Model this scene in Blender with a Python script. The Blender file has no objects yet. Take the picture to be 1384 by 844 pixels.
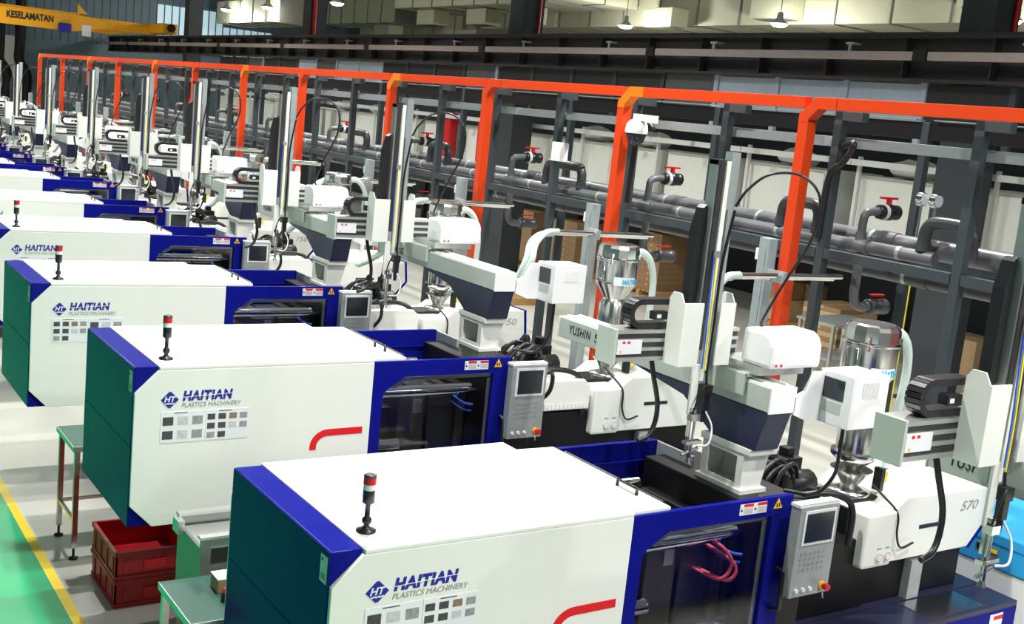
import bpy, bmesh, math, random
from mathutils import Vector, Matrix
random.seed(7)
scn = bpy.context.scene
C = scn.collection
PI = math.pi

# ------------------------------------------------------------------ camera
cam_d = bpy.data.cameras.new('camera'); cam = bpy.data.objects.new('camera', cam_d); C.objects.link(cam)
cam_d.sensor_width = 36.0; cam_d.lens = 36.0 * 1549.5 / 1384.0
cam_d.clip_start = 0.05; cam_d.clip_end = 300
CX = Vector((0.833, -0.544, 0.101)); CY = Vector((-0.009, -0.196, -0.981)); CF = Vector((0.553, 0.816, -0.168))
CF.normalize(); CX = (CX - CF * CX.dot(CF)).normalized(); UP = CX.cross(CF)
rot = Matrix((CX, UP, -CF)).transposed()
cam.matrix_world = Matrix.Translation((0, 0, 3.6)) @ rot.to_4x4()
scn.camera = cam

# ------------------------------------------------------------------ world, exposure
w = bpy.data.worlds.new('hall_air'); scn.world = w; w.use_nodes = True
bg = w.node_tree.nodes['Background']; bg.inputs[0].default_value = (0.93, 0.97, 1.0, 1); bg.inputs[1].default_value = 0.20
vs = scn.view_settings; vs.view_transform = 'Standard'; vs.look = 'None'; vs.exposure = 0.0; vs.gamma = 1.0; vs.use_curve_mapping = False

LAMP_W = 315.0      # every high bay lamp of the machine hall
LAMP_FAR_W = 430.0  # lamps of the neighbouring bay

# ------------------------------------------------------------------ materials
MATS = {}
def mat(name, col, rough=0.5, metal=0.0, noise=0.0, nscale=8.0, bump=0.0, emit=None, estr=0.0, spec=0.5, coat=0.0):
    m = bpy.data.materials.new(name); m.use_nodes = True
    nt = m.node_tree; b = nt.nodes['Principled BSDF']
    b.inputs['Base Color'].default_value = (*col, 1); b.inputs['Roughness'].default_value = rough
    b.inputs['Metallic'].default_value = metal; b.inputs['Specular IOR Level'].default_value = spec
    b.inputs['Coat Weight'].default_value = coat
    if emit: b.inputs['Emission Color'].default_value = (*emit, 1); b.inputs['Emission Strength'].default_value = estr
    if noise or bump:
        tc = nt.nodes.new('ShaderNodeTexCoord'); n = nt.nodes.new('ShaderNodeTexNoise')
        n.inputs['Scale'].default_value = nscale; n.inputs['Detail'].default_value = 4
        nt.links.new(tc.outputs['Object'], n.inputs['Vector'])
        if noise:
            mx = nt.nodes.new('ShaderNodeMix'); mx.data_type = 'RGBA'
            mx.inputs[6].default_value = (*[c * (1 - noise) for c in col], 1)
            mx.inputs[7].default_value = (*[min(1, c * (1 + noise)) for c in col], 1)
            nt.links.new(n.outputs['Fac'], mx.inputs[0]); nt.links.new(mx.outputs[2], b.inputs['Base Color'])
        if bump:
            bp = nt.nodes.new('ShaderNodeBump'); bp.inputs['Strength'].default_value = bump; bp.inputs['Distance'].default_value = 0.01
            nt.links.new(n.outputs['Fac'], bp.inputs['Height']); nt.links.new(bp.outputs['Normal'], b.inputs['Normal'])
    MATS[name] = m
    return m
mat('white_paint', (0.80, 0.82, 0.77), 0.42, noise=0.02, nscale=3)
mat('white_plastic', (0.86, 0.87, 0.88), 0.35, noise=0.01)
mat('blue_paint', (0.006, 0.009, 0.21), 0.22, noise=0.06, nscale=5, spec=0.05)
mat('navy_paint', (0.012, 0.018, 0.055), 0.35, noise=0.05)
mat('deck_paint', (0.020, 0.022, 0.05), 0.22, noise=0.25, nscale=6)
mat('black_plastic', (0.012, 0.012, 0.014), 0.35, noise=0.1)
mat('black_iron', (0.006, 0.006, 0.007), 0.45, noise=0.2, spec=0.3)
mat('dark_steel', (0.075, 0.075, 0.078), 0.35, 0.6, noise=0.2)
mat('mould_steel', (0.16, 0.14, 0.11), 0.35, 0.8, noise=0.3)
mat('chrome', (0.78, 0.78, 0.78), 0.10, 1.0)
mat('stainless', (0.66, 0.66, 0.64), 0.20, 1.0, noise=0.12, nscale=4)
mat('aluminium', (0.62, 0.63, 0.62), 0.34, 0.9, noise=0.08)
mat('galvanised', (0.36, 0.41, 0.42), 0.42, 0.35, noise=0.15, nscale=20)
mat('grey_green_paint', (0.47, 0.53, 0.48), 0.35, noise=0.05)
mat('grey_panel', (0.40, 0.43, 0.43), 0.38, 0.3, noise=0.12, nscale=14)
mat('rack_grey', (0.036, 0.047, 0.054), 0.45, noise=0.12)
mat('pipe_grey', (0.11, 0.115, 0.125), 0.38, noise=0.15, nscale=6)
mat('pipe_dark', (0.05, 0.052, 0.058), 0.38, noise=0.15, nscale=6)
mat('orange_paint', (0.62, 0.046, 0.004), 0.35, noise=0.06)
mat('crane_yellow', (0.95, 0.42, 0.01), 0.4, noise=0.05)
mat('red_plastic', (0.62, 0.008, 0.015), 0.35, noise=0.05)
mat('red_crate', (0.50, 0.008, 0.015), 0.4, noise=0.1)
mat('red_vinyl', (0.72, 0.004, 0.010), 0.4)
mat('blue_vinyl', (0.008, 0.014, 0.30), 0.4)
mat('grey_vinyl', (0.32, 0.33, 0.34), 0.5)
mat('black_vinyl', (0.02, 0.02, 0.02), 0.5)
mat('cyan_vinyl', (0.05, 0.50, 0.75), 0.4)
mat('yellow_vinyl', (0.95, 0.50, 0.01), 0.4)
mat('paper', (0.78, 0.80, 0.84), 0.55)
mat('photo_dark', (0.06, 0.06, 0.065), 0.4, noise=0.8, nscale=60)
mat('photo_mid', (0.30, 0.30, 0.31), 0.4, noise=0.6, nscale=45)
mat('photo_pale', (0.55, 0.56, 0.58), 0.4, noise=0.35, nscale=30)
mat('photo_brown', (0.24, 0.17, 0.11), 0.4, noise=0.6, nscale=50)
mat('screen_glass', (0.018, 0.026, 0.035), 0.12, spec=0.6)
mat('clear_lens', (0.82, 0.82, 0.82), 0.15)
mat('hose_clear', (0.62, 0.74, 0.68), 0.25, noise=0.06)
mat('pink_hose', (0.90, 0.10, 0.17), 0.4)
mat('blue_hose', (0.03, 0.12, 0.75), 0.4)
mat('yellow_plastic', (0.90, 0.75, 0.05), 0.45)
mat('floor_epoxy', (0.62, 0.62, 0.56), 0.25, noise=0.05, nscale=1.2)
mat('walkway_green', (0.004, 0.38, 0.14), 0.4, noise=0.08, nscale=1.5)
mat('line_yellow', (0.90, 0.66, 0.02), 0.45, noise=0.1)
mat('cardboard', (0.33, 0.20, 0.10), 0.75, noise=0.12)
mat('cardboard_pale', (0.55, 0.38, 0.20), 0.75, noise=0.1)
mat('pallet_wood', (0.52, 0.30, 0.11), 0.7, noise=0.2)
mat('girder_brown', (0.026, 0.021, 0.022), 0.6, noise=0.2)
mat('column_dark', (0.030, 0.036, 0.042), 0.5, noise=0.15)
mat('conductor_grey', (0.34, 0.28, 0.27), 0.45, noise=0.1)
mat('cabinet_white', (0.78, 0.80, 0.73), 0.5, noise=0.04)
mat('rail_white', (0.72, 0.72, 0.70), 0.5)
mat('sack_white', (0.78, 0.76, 0.72), 0.8, noise=0.1, nscale=12)
mat('duct_cream', (0.50, 0.50, 0.35), 0.5, noise=0.10, nscale=2)
mat('duct_dark', (0.16, 0.16, 0.13), 0.6)
mat('wall_cream', (0.80, 0.70, 0.56), 0.8, noise=0.04)
mat('wall_white', (0.62, 0.64, 0.62), 0.7, noise=0.04)
mat('wall_dark', (0.018, 0.018, 0.020), 0.7, noise=0.2)
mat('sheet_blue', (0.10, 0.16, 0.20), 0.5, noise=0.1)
mat('sheet_lit', (0.5, 0.65, 0.7), 0.5, emit=(0.55, 0.80, 0.90), estr=0.55)
mat('panel_pale', (0.36, 0.42, 0.50), 0.35, noise=0.15, nscale=10)
mat('panel_grey', (0.08, 0.085, 0.09), 0.5, noise=0.2)
mat('chest_blue', (0.035, 0.36, 0.72), 0.38, noise=0.05)
mat('table_green', (0.035, 0.10, 0.08), 0.35, noise=0.1)
mat('wrap_film', (0.72, 0.72, 0.70), 0.3, noise=0.3, nscale=9)
mat('lamp_glow', (1, 1, 1), 0.4, emit=(1.0, 0.97, 0.88), estr=14.0)
mat('camera_white', (0.82, 0.82, 0.80), 0.35)
def glass(name, tint, gloss):
    m = bpy.data.materials.new(name); m.use_nodes = True; nt = m.node_tree; nt.nodes.clear()
    o = nt.nodes.new('ShaderNodeOutputMaterial'); t = nt.nodes.new('ShaderNodeBsdfTransparent'); g = nt.nodes.new('ShaderNodeBsdfGlossy')
    mx = nt.nodes.new('ShaderNodeMixShader'); mx.inputs[0].default_value = gloss
    t.inputs[0].default_value = (*tint, 1); g.inputs['Roughness'].default_value = 0.06; g.inputs[0].default_value = (0.9, 0.9, 0.9, 1)
    nt.links.new(t.outputs[0], mx.inputs[1]); nt.links.new(g.outputs[0], mx.inputs[2]); nt.links.new(mx.outputs[0], o.inputs[0])
    MATS[name] = m
glass('smoked_pane', (0.80, 0.81, 0.82), 0.05)
mat('frame_steel', (0.30, 0.31, 0.30), 0.42, 0.8, noise=0.15)
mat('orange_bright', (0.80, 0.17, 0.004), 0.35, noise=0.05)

# ------------------------------------------------------------------ mesh helpers
class MB:
    def __init__(s): s.v = []; s.f = []; s.m = []; s.sm = []
    def add(s, vs, fs, mi=0, smooth=False):
        o = len(s.v); s.v += [tuple(v) for v in vs]
        for f in fs: s.f.append([i + o for i in f]); s.m.append(mi); s.sm.append(smooth)
        return s
    def box(s, x0, x1, y0, y1, z0, z1, mi=0):
        return s.add([(x0,y0,z0),(x1,y0,z0),(x1,y1,z0),(x0,y1,z0),(x0,y0,z1),(x1,y0,z1),(x1,y1,z1),(x0,y1,z1)],
                     [(0,3,2,1),(4,5,6,7),(0,1,5,4),(1,2,6,5),(2,3,7,6),(3,0,4,7)], mi)
    def prism(s, poly, a, b, axis='y', mi=0):
        # poly: 2-D points; axis y: (x,z), axis x: (y,z), axis z: (x,y)
        def P(p, t): return (p[0], t, p[1]) if axis == 'y' else (t, p[0], p[1]) if axis == 'x' else (p[0], p[1], t)
        n = len(poly); vs = [P(p, a) for p in poly] + [P(p, b) for p in poly]
        fs = [tuple(range(n)), tuple(range(2*n-1, n-1, -1))] + [(i, i+n, (i+1) % n + n, (i+1) % n) for i in range(n)]
        return s.add(vs, fs, mi)
    def tube(s, pts, r, n=8, mi=0, cap=True):
        pts = [Vector(p) for p in pts]; rings = []; prev = None
        rr = r if isinstance(r, (list, tuple)) else [r] * len(pts)
        for i, p in enumerate(pts):
            d = (pts[min(i+1, len(pts)-1)] - pts[max(i-1, 0)]).normalized()
            if prev is None:
                a = Vector((0,0,1)) if abs(d.z) < .9 else Vector((1,0,0))
                u = d.cross(a).normalized()
            else:
                u = (prev - d * prev.dot(d)).normalized()
            prev = u; v = d.cross(u)
            rings.append([p + (u * math.cos(t) + v * math.sin(t)) * rr[i] for t in [2*PI*k/n for k in range(n)]])
        vs = [q for g in rings for q in g]; fs = []
        for i in range(len(pts)-1):
            for k in range(n): fs.append((i*n+k, i*n+(k+1) % n, (i+1)*n+(k+1) % n, (i+1)*n+k))
        s.add(vs, fs, mi, True)
        if cap:
            s.add(rings[0], [tuple(range(n-1, -1, -1))], mi); s.add(rings[-1], [tuple(range(n))], mi)
        return s
    def lathe(s, prof, c=(0,0,0), n=20, mi=0, axis='z', smooth=True):
        vs = []; fs = []
        for (r, h) in prof:
            for k in range(n):
                t = 2*PI*k/n; a, b = r*math.cos(t), r*math.sin(t)
                p = (a, b, h) if axis == 'z' else (h, a, b) if axis == 'x' else (b, h, a)
                vs.append((p[0]+c[0], p[1]+c[1], p[2]+c[2]))
        m = len(prof)
        for i in range(m-1):
            for k in range(n): fs.append((i*n+k, i*n+(k+1) % n, (i+1)*n+(k+1) % n, (i+1)*n+k))
        s.add(vs, fs, mi, smooth)
        s.add(vs[:n], [tuple(range(n-1, -1, -1))], mi); s.add(vs[-n:], [tuple(range(n))], mi)
        return s
    def mesh(s, name, mats, bevel=0.0):
        me = bpy.data.meshes.new(name); me.from_pydata(s.v, [], s.f)
        for p, mi, sm in zip(me.polygons, s.m, s.sm): p.material_index = mi; p.use_smooth = sm
        bm = bmesh.new(); bm.from_mesh(me)
        if bevel:
            bmesh.ops.remove_doubles(bm, verts=bm.verts, dist=1e-6)
            es = [e for e in bm.edges if len(e.link_faces) == 2 and e.calc_face_angle(0) > 0.5]
            bmesh.ops.bevel(bm, geom=es, offset=bevel, segments=2, affect='EDGES', clamp_overlap=True, profile=0.6)
        bmesh.ops.recalc_face_normals(bm, faces=bm.faces); bm.to_mesh(me); bm.free()
        for m in (mats if isinstance(mats, (list, tuple)) else [mats]): me.materials.append(MATS[m])
        return me
    def build(s, name, mats, parent=None, bevel=0.0, loc=None):
        o = bpy.data.objects.new(name, s.mesh(name, mats, bevel)); C.objects.link(o); o.parent = parent
        if loc: o.location = loc
        return o
def tag(o, label=None, cat=None, group=None, kind=None):
    if label: o['label'] = label
    if cat: o['category'] = cat
    if group: o['group'] = group
    if kind: o['kind'] = kind
    return o
def empty(name, loc=(0,0,0)):
    o = bpy.data.objects.new(name, None); C.objects.link(o); o.location = loc; o.empty_display_size = 0.2; return o
def part(name, m, parent, b, bevel=0.0): return b.build(name, m, parent, bevel)
def copy_tree(o, parent=None):
    c = o.copy(); C.objects.link(c); c.parent = parent
    for ch in list(o.children): copy_tree(ch, c)
    return c
def dup(o, name=None, loc=None):
    c = o.copy(); C.objects.link(c)
    if loc: c.location = loc
    return c
def arc(p0, p1, p2, n=10):
    p0, p1, p2 = Vector(p0), Vector(p1), Vector(p2)
    return [p0*(1-t)**2 + p1*2*t*(1-t) + p2*t*t for t in [i/n for i in range(n+1)]]
def spline(pts, n=6):
    P = [Vector(p) for p in pts]; P = [P[0]*2-P[1]] + P + [P[-1]*2-P[-2]]; out = []
    for i in range(1, len(P)-2):
        for k in range(n):
            t = k/n; a, b, c, d = P[i-1], P[i], P[i+1], P[i+2]
            out.append(0.5*((2*b) + (c-a)*t + (2*a-5*b+4*c-d)*t*t + (3*b-a-3*c+d)*t**3))
    out.append(P[-2]); return out
def text(name, s, size, m, parent, loc, rot, shear=0.0, bold=0.0, width=None, ext=0.0015, spacing=1.0):
    cu = bpy.data.curves.new(name, 'FONT'); cu.body = s; cu.size = size; cu.shear = shear; cu.offset = bold; cu.extrude = ext
    cu.space_character = spacing; cu.resolution_u = 3
    ob = bpy.data.objects.new(name, cu); C.objects.link(ob)
    me = bpy.data.meshes.new_from_object(ob); bpy.data.objects.remove(ob); me.materials.clear(); me.materials.append(MATS[m])
    if width:
        xs = [v.co.x for v in me.vertices]; k = width / (max(xs) - min(xs)); x0 = min(xs)
        for v in me.vertices: v.co.x = (v.co.x - x0) * k
    o = bpy.data.objects.new(name, me); C.objects.link(o); o.parent = parent; o.location = loc; o.rotation_euler = rot
    return o
NEAR = (PI/2, 0, 0)              # lettering on a face that looks to -Y
LEFT = (PI/2, 0, -PI/2)          # lettering on a face that looks to -X

# ------------------------------------------------------------------ setting: floor, walls
def struct(name, m, b, parent=None, label=None):
    o = b.build(name, m, parent)
    if parent is None: o['kind'] = 'structure'
    if label: o['label'] = label
    return o
fl = struct('floor', 'floor_epoxy', MB().box(-4.2, 38, -6, 58, -0.1, 0.0), label='pale cream epoxy factory floor')
struct('trim_1', 'walkway_green', MB().box(-4.0, 1.76, -6, 58, 0.0, 0.004), label='green painted walkway on the floor')
struct('trim_2', 'line_yellow', MB().box(1.76, 1.83, -6, 58, 0.0, 0.004), label='yellow painted line along the green walkway')
struct('trim_3', 'line_yellow', MB().box(9.0, 13.5, 6.9, 6.98, 0.0, 0.004), label='faint yellow painted line on the cream floor')
struct('shade_wall_left', 'sheet_blue', MB().box(-4.4, -4.2, -8, 58, 0, 12), label='unseen dark wall beside the walkway, added to darken the machine ends')  # out of view, added to keep light off the left faces of the machines
wr = struct('wall_right', 'wall_cream', MB().box(37.6, 37.8, -8, 58, 0, 12), label='cream upper wall behind the air ducts')
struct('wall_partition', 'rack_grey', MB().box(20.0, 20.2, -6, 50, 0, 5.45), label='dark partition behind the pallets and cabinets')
struct('ceiling', 'wall_white', MB().box(-4.4, 37.8, -8, 58.2, 12.0, 12.2), label='pale roof of the hall')
wf = struct('wall_far', ['wall_white', 'sheet_blue'], MB().box(-4.2, 10.4, 58, 58.2, 0, 4.9, 0).box(10.4, 37.6, 58, 58.2, 0, 4.9, 1), label='white and blue lower end wall')  # two flat colours, the darker one on the right part
wu = struct('wall_end_cladding', 'sheet_blue', MB().box(-4.2, 37.6, 58.0, 58.2, 4.9, 12), label='dark blue corrugated cladding of the end wall')
rb = MB().box(-0.06, 0.06, -0.05, 0.0, 4.9, 12.0).mesh('cladding_rib', 'sheet_blue', 0)
for i in range(110):
    o = bpy.data.objects.new('cladding_rib', rb); C.objects.link(o); o.location = (-4 + i*0.37, 58, 0); o.parent = wu
lit = MB().box(-0.15, 0.15, -0.03, 0.0, 0, 1.0).mesh('light_sheet', 'sheet_lit')
wn = struct('window_1', 'column_dark', MB().box(16.3, 24.0, 57.80, 57.88, 5.0, 5.08), label='translucent light sheets in the end wall cladding')
for i in range(16):
    o = bpy.data.objects.new('light_sheet', lit); C.objects.link(o); o.location = (16.8 + i*0.37, 57.9, 5.0); o.scale = (1, 1, 2.2 if i < 9 else 1.5); o.parent = wn

# ------------------------------------------------------------------ lamps
def high_bay(loc, watt, label, group, spill=False):
    end = '' if spill else '_offscreen'
    t = empty('high_bay_lamp' + end, loc); tag(t, label, 'lamp', group)
    part('housing', 'aluminium', t, MB().lathe([(0.05, 0.34), (0.09, 0.30), (0.10, 0.16), (0.26, 0.03), (0.27, 0.0)], n=16))
    part('lens', 'lamp_glow', t, MB().lathe([(0.05, -0.09), (0.18, -0.07), (0.25, 0.0)], n=16))
    part('suspension_rod', 'dark_steel', t, MB().tube([(0, 0, 0.34), (0, 0, 12.0-loc[2])], 0.012, 6))
    ld = bpy.data.lights.new('lamp_light' + end, 'POINT' if spill else 'AREA'); ld.energy = watt; ld.color = (1.0, 0.985, 0.95)
    if spill: ld.shadow_soft_size = 0.12
    else: ld.shape = 'DISK'; ld.size = 0.24; ld.spread = math.radians(150)
    lo = bpy.data.objects.new('lamp_light' + end, ld); C.objects.link(lo); lo.parent = t; lo.location = (0, 0, -0.23 if spill else -0.11)
    return t
for k in range(16):
    y = -6.0 + 3.8*k
    high_bay((5.5 if k % 2 == 0 else 2.95, y, 7.9), LAMP_W * (0.9 if k % 2 == 0 else 1.15), 'round high bay lamp hanging over the machine row, out of the picture', 'high bay lamps over the machine row')
for y in (-1.0, 8.2, 17.1, 26.0, 35.0):
    high_bay((9.4, y, 7.0), LAMP_W*1.0, 'round high bay lamp hanging over the aisle behind the pipe rack, out of the picture', 'high bay lamps over the rack aisle')
for y in (17.1, 24.6, 31.76):
    high_bay((24.97, y, 7.0), LAMP_FAR_W, 'glowing round high bay lamp hanging below the cream ducts', 'high bay lamps below the ducts', True)
for y in (40.0, 46.9, 51.9):
    high_bay((18.0, y, 7.0), LAMP_FAR_W*0.6, 'glowing round high bay lamp in front of the end wall cladding', 'high bay lamps near the end wall', True)

# ------------------------------------------------------------------ injection moulding machine
def hexlogo(mb, cx, cz, r, y0, y1, mi):
    mb.prism([(cx-r, cz), (cx-r*.12, cz+r*.92), (cx+r*.12, cz+r*.92), (cx+r, cz), (cx+r*.12, cz-r*.92), (cx-r*.12, cz-r*.92)], y0, y1, 'y', mi)
def sheet(mb, x0, x1, z0, z1, kind):
    y = -0.0175; mb.box(x0, x1, y, -0.015, z0, z1, 0)
    W, H = x1-x0, z1-z0
    if kind == 0:   # two rows of three pictures
        cols, rows, pw, ph = 3, 2, 0.19, 0.27
        ms = [1, 3, 2, 1, 3, 2]
    else:           # three rows of four
        cols, rows, pw, ph = 4, 3, 0.14, 0.19
        ms = [1, 1, 4, 2, 1, 1, 3, 2, 2, 1, None, None]
    k = 0
    for r in range(rows):
        for c in range(cols):
            if ms[k] is not None:
                cx = x0 + W*(c+.5)/cols; cz = z1 - H*0.08 - (H*0.9)*(r+.5)/rows
                mb.box(cx-W*pw/2*1.25, cx+W*pw/2*1.25, y-0.001, y, cz-H*ph/2, cz+H*ph/2, ms[k])
            k += 1
    mb.box(x0+W*.3, x0+W*.6, y-0.001, y, z1-H*.06, z1-H*.035, 1)

def make_machine(unit_text, swap, retracted=False):
    t = empty('injection_moulding_machine')
    # bed
    bd = part('bed', ['navy_paint', 'blue_paint'], t, MB().box(.72, 2.76, .06, 1.13, .1, .80, 0).box(2.76, 5.15, 0, 1.19, .1, .725, 1))
    for x in (.9, 1.7, 2.95, 4.0, 4.95):
        for y in (.18, 1.02):
            part('levelling_foot', 'dark_steel', t, MB().lathe([(.07, 0), (.07, .02), (.02, .03), (.02, .1)], (x, y, 0), 10))
    part('deck_plate', 'deck_paint', t, MB().box(2.76, 5.15, .302, 1.19, .725, .77), .004)
    part('deck_plate', 'deck_paint', t, MB().box(2.76, 5.15, 0, .298, .725, .765), .004)
    part('deck_steel_sheet', 'stainless', t, MB().box(4.25, 4.82, .03, .28, .765, .769))  # thin stainless sheet on the near deck strip
    lab = part('side_label', ['paper', 'red_vinyl'], bd, MB().box(4.86, 5.0, -.003, 0, .50, .70, 0).box(4.90, 5.0, -.004, -.003, .655, .685, 1))
    # clamp guards
    ec = part('end_cap', 'blue_paint', t, MB().box(0, .145, .012, 1.178, .83, 1.862), .006)
    part('number_plate', ['paper', 'blue_vinyl', 'grey_vinyl'], ec, MB().box(-.008, -.005, .03, .095, 1.70, 1.83, 0).box(-.009, -.008, .07, .085, 1.80, 1.815, 1).box(-.009, -.008, .04, .08, 1.715, 1.745, 2))
    part('cap_panel', 'blue_paint', ec, MB().box(-.005, 0, .012, 1.178, .835, 1.351)); part('cap_panel', 'blue_paint', ec, MB().box(-.005, 0, .012, 1.178, 1.356, 1.858))
    poly = [(0, .975), (0, 1.70), (.142, 1.842), (1.617, 1.842), (1.617, .83), (.142, .83)]
    ng = part('front_guard', 'white_paint', t, MB().prism(poly, -.015, .011, 'y'), .005)
    part('rear_white_guard', 'white_paint', t, MB().prism(poly, 1.179, 1.205, 'y'), .005)
    tc = part('top_cover', 'white_paint', t, MB().prism([(.146, -.014), (1.617, -.014), (1.617, .004), (1.87, .004), (1.87, 1.05), (1.62, 1.06), (1.62, 1.204), (.146, 1.204)], 1.842, 1.866, 'z'), .006)
    part('cover_lip', 'white_paint', tc, MB().box(.152, 1.612, -.008, .035, 1.866, 1.870))
    hd = MB().tube([(1.80, .20, 1.866), (1.80, .20, 1.905), (1.80, .36, 1.905), (1.80, .36, 1.866)], .010, 6)
    part('cover_handle', 'black_plastic', tc, hd)
    part('cover_latch_rod', 'dark_steel', tc, MB().tube([(1.885, .08, 1.858), (1.885, .95, 1.858)], .012, 6))
    # brand marks
    lg = MB(); hexlogo(lg, .217, 1.652, .056, -.0175, -.015, 0)
    part('brand_emblem', 'blue_vinyl', ng, lg)
    text('emblem_letters', 'HT', .052, 'paper', ng, (.181, -.0176, 1.638), NEAR, .25, .0012, .074)
    wv = MB()
    for i in range(6):
        wv.box(.187+i*.010, .198+i*.010, -.0185, -.0175, 1.622+(.003 if i % 2 else 0), 1.629+(.003 if i % 2 else 0))
    part('emblem_wave', 'paper', ng, wv)
    text('brand_lettering', 'HAITIAN', .082, 'blue_vinyl', ng, (.297, -.016, 1.646), NEAR, .16, .0042, .322, spacing=1.12)
    part('lettering_slash', 'white_paint', ng, MB().prism([(.300, 1.664), (.62, 1.678), (.62, 1.681), (.300, 1.667)], -.0190, -.0150, 'y'))
    text('brand_subtitle', 'PLASTICS MACHINERY', .040, 'grey_vinyl', ng, (.293, -.016, 1.602), NEAR, .2, .0, .385)
    for k, (x0, x1) in enumerate(((.165, .445), (.452, .735))):
        b = MB(); sheet(b, x0, x1, 1.375, 1.575, k if not swap else 1-k)
        part('notice_sheet', ['paper', 'photo_dark', 'photo_mid', 'photo_pale', 'photo_brown'], ng, b)
    o1 = [(1.177, 1.25)] + [(1.177+.13*(1-math.cos(a)), 1.27+.12*math.sin(a)) for a in [PI/2*i/8 for i in range(9)]] + [(1.561, 1.392), (1.561, 1.342)]
    o2 = [(1.225+.085*(1-math.cos(a)), 1.27+.072*math.sin(a)) for a in [PI/2*i/8 for i in range(8, -1, -1)]] + [(1.225, 1.25)]
    rp = MB(); outer = o1[:10]; inner = list(reversed(o2[:9])) 
    A = [(1.177, 1.25)] + [(1.177+.13*(1-math.cos(a)), 1.27+.12*math.sin(a)) for a in [PI/2*i/8 for i in range(9)]] + [(1.561, 1.392)]
    B = [(1.225, 1.25)] + [(1.225+.082*(1-math.cos(a)), 1.27+.072*math.sin(a)) for a in [PI/2*i/8 for i in range(9)]] + [(1.561, 1.344)]
    for i in range(len(A)-1): rp.prism([A[i], A[i+1], B[i+1], B[i]], -.0172, -.015, 'y')
    part('red_stripe', 'red_vinyl', ng, rp)
    # safety door
    fd = MB(); ya, yb = -.013, .018
    fd.prism([(1.62, .83), (1.62, 1.845), (1.725, 1.845), (1.725, 1.64), (1.70, 1.60), (1.70, .83)], ya, yb)
    fd.prism([(1.725, 1.64), (1.725, 1.845), (1.864, 1.845), (1.864, 1.73)], ya, yb)
    fd.box(1.864, 2.60, ya, yb, 1.73, 1.845).box(2.60, 2.75, ya, yb, .83, 1.845).box(1.70, 2.60, ya, yb, .83, .95)
    dr = part('safety_door', 'blue_paint', t, fd)
    part('door_return', 'blue_paint', t, MB().box(2.735, 2.752, .018, .30, .83, 1.66))
    part('window_pane', 'smoked_pane', dr, MB().box(1.69, 2.61, .004, .008, .94, 1.74))
    part('window_rail', 'aluminium', dr, MB().prism([(1.76, 1.655), (1.875, 1.722), (2.59, 1.722), (2.59, 1.700), (1.885, 1.695), (1.80, 1.64)], .010, .016, 'y'))
    part('window_rail', 'aluminium', dr, MB().box(2.565, 2.59, .010, .016, .95, 1.69))
    wl = MB().box(2.345, 2.545, -.016, -.013, 1.762, 1.828, 0)
    for q in (2.345, 2.446): wl.box(q+.028, q+.098, -.017, -.016, 1.810, 1.827, 1).box(q+.03, q+.095, -.017, -.016, 1.770, 1.804, 3).prism([(q+.004, 1.785), (q+.013, 1.803), (q+.022, 1.785)], -.017, -.016, 'y', 2)
    part('warning_label', ['paper', 'red_vinyl', 'black_vinyl', 'photo_pale'], dr, wl)
    hz = MB().prism([(2.60, 1.775), (2.633, 1.836), (2.666, 1.775)], -.016, -.013, 'y', 0).box(2.619, 2.629, -.017, -.016, 1.783, 1.807, 1).box(2.637, 2.647, -.017, -.016, 1.783, 1.807, 1)
    part('hazard_triangle', ['yellow_vinyl', 'black_vinyl'], dr, hz)
    part('door_handle', 'black_plastic', dr, MB().tube([(2.69, -.013, 1.40), (2.69, -.07, 1.385), (2.69, -.075, 1.16), (2.69, -.013, 1.14)], .014, 8))
    part('rear_guard', 'blue_paint', t, MB().box(1.625, 2.78, 1.17, 1.205, .83, 1.80).box(1.9, 2.74, 1.155, 1.17, 1.66, 1.675).box(1.9, 2.70, 1.155, 1.17, 1.52, 1.58), .004)
    part('rear_side_panel', 'grey_panel', t, MB().box(2.78, 2.80, .84, 1.205, .83, 1.79))
    # clamp inside
    part('moving_platen', 'black_iron', t, MB().box(1.30, 1.58, .12, 1.06, .82, 1.62), .02)
    fp = part('fixed_platen', 'black_iron', t, MB().box(2.62, 3.06, .10, 1.10, .77, 1.725).box(2.53, 2.62, .2, 1.0, .9, 1.55), .012)
    part('mould_half', 'mould_steel', t, MB().box(1.98, 2.20, .26, .94, .92, 1.50).box(1.62, 1.98, .38, .82, 1.02, 1.40), .008)
    part('mould_half', 'dark_steel', t, MB().box(2.23, 2.45, .26, .94, .92, 1.50), .008)
    part('clamp_plate', 'mould_steel', t, MB().box(2.45, 2.52, .22, .98, .90, 1.52), .005)
    for y in (.175, 1.025):
        for z in (1.00, 1.57):
            part('tie_bar', 'chrome', t, MB().tube([(.25, y, z), (2.52, y, z)], .045, 14))
    part('machine_bed_tray', 'dark_steel', t, MB().box(1.3, 2.7, .1, 1.1, .80, .815))
    part('nameplate', 'aluminium', t, MB().box(2.10, 2.17, .252, .26, 1.38, 1.48))
    if retracted:
        part('water_hose', 'pink_hose', t, MB().tube(spline([(2.36, .30, 1.54), (2.37, .12, 1.53), (2.405, .06, 1.47), (2.415, .06, 1.41), (2.39, .07, 1.35), (2.36, .12, 1.325), (2.32, .3, 1.34)]), .010, 8))
        part('water_hose', 'pink_hose', t, MB().tube(spline([(2.40, .30, 1.48), (2.43, .10, 1.45), (2.455, .06, 1.40), (2.445, .06, 1.345), (2.41, .10, 1.315), (2.36, .3, 1.33)]), .010, 8))
    part('water_hose', 'blue_hose', t, MB().tube(spline([(2.42, .34, 1.52), (2.44, .12, 1.48), (2.49, .06, 1.475)]), .010, 6))
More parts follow.
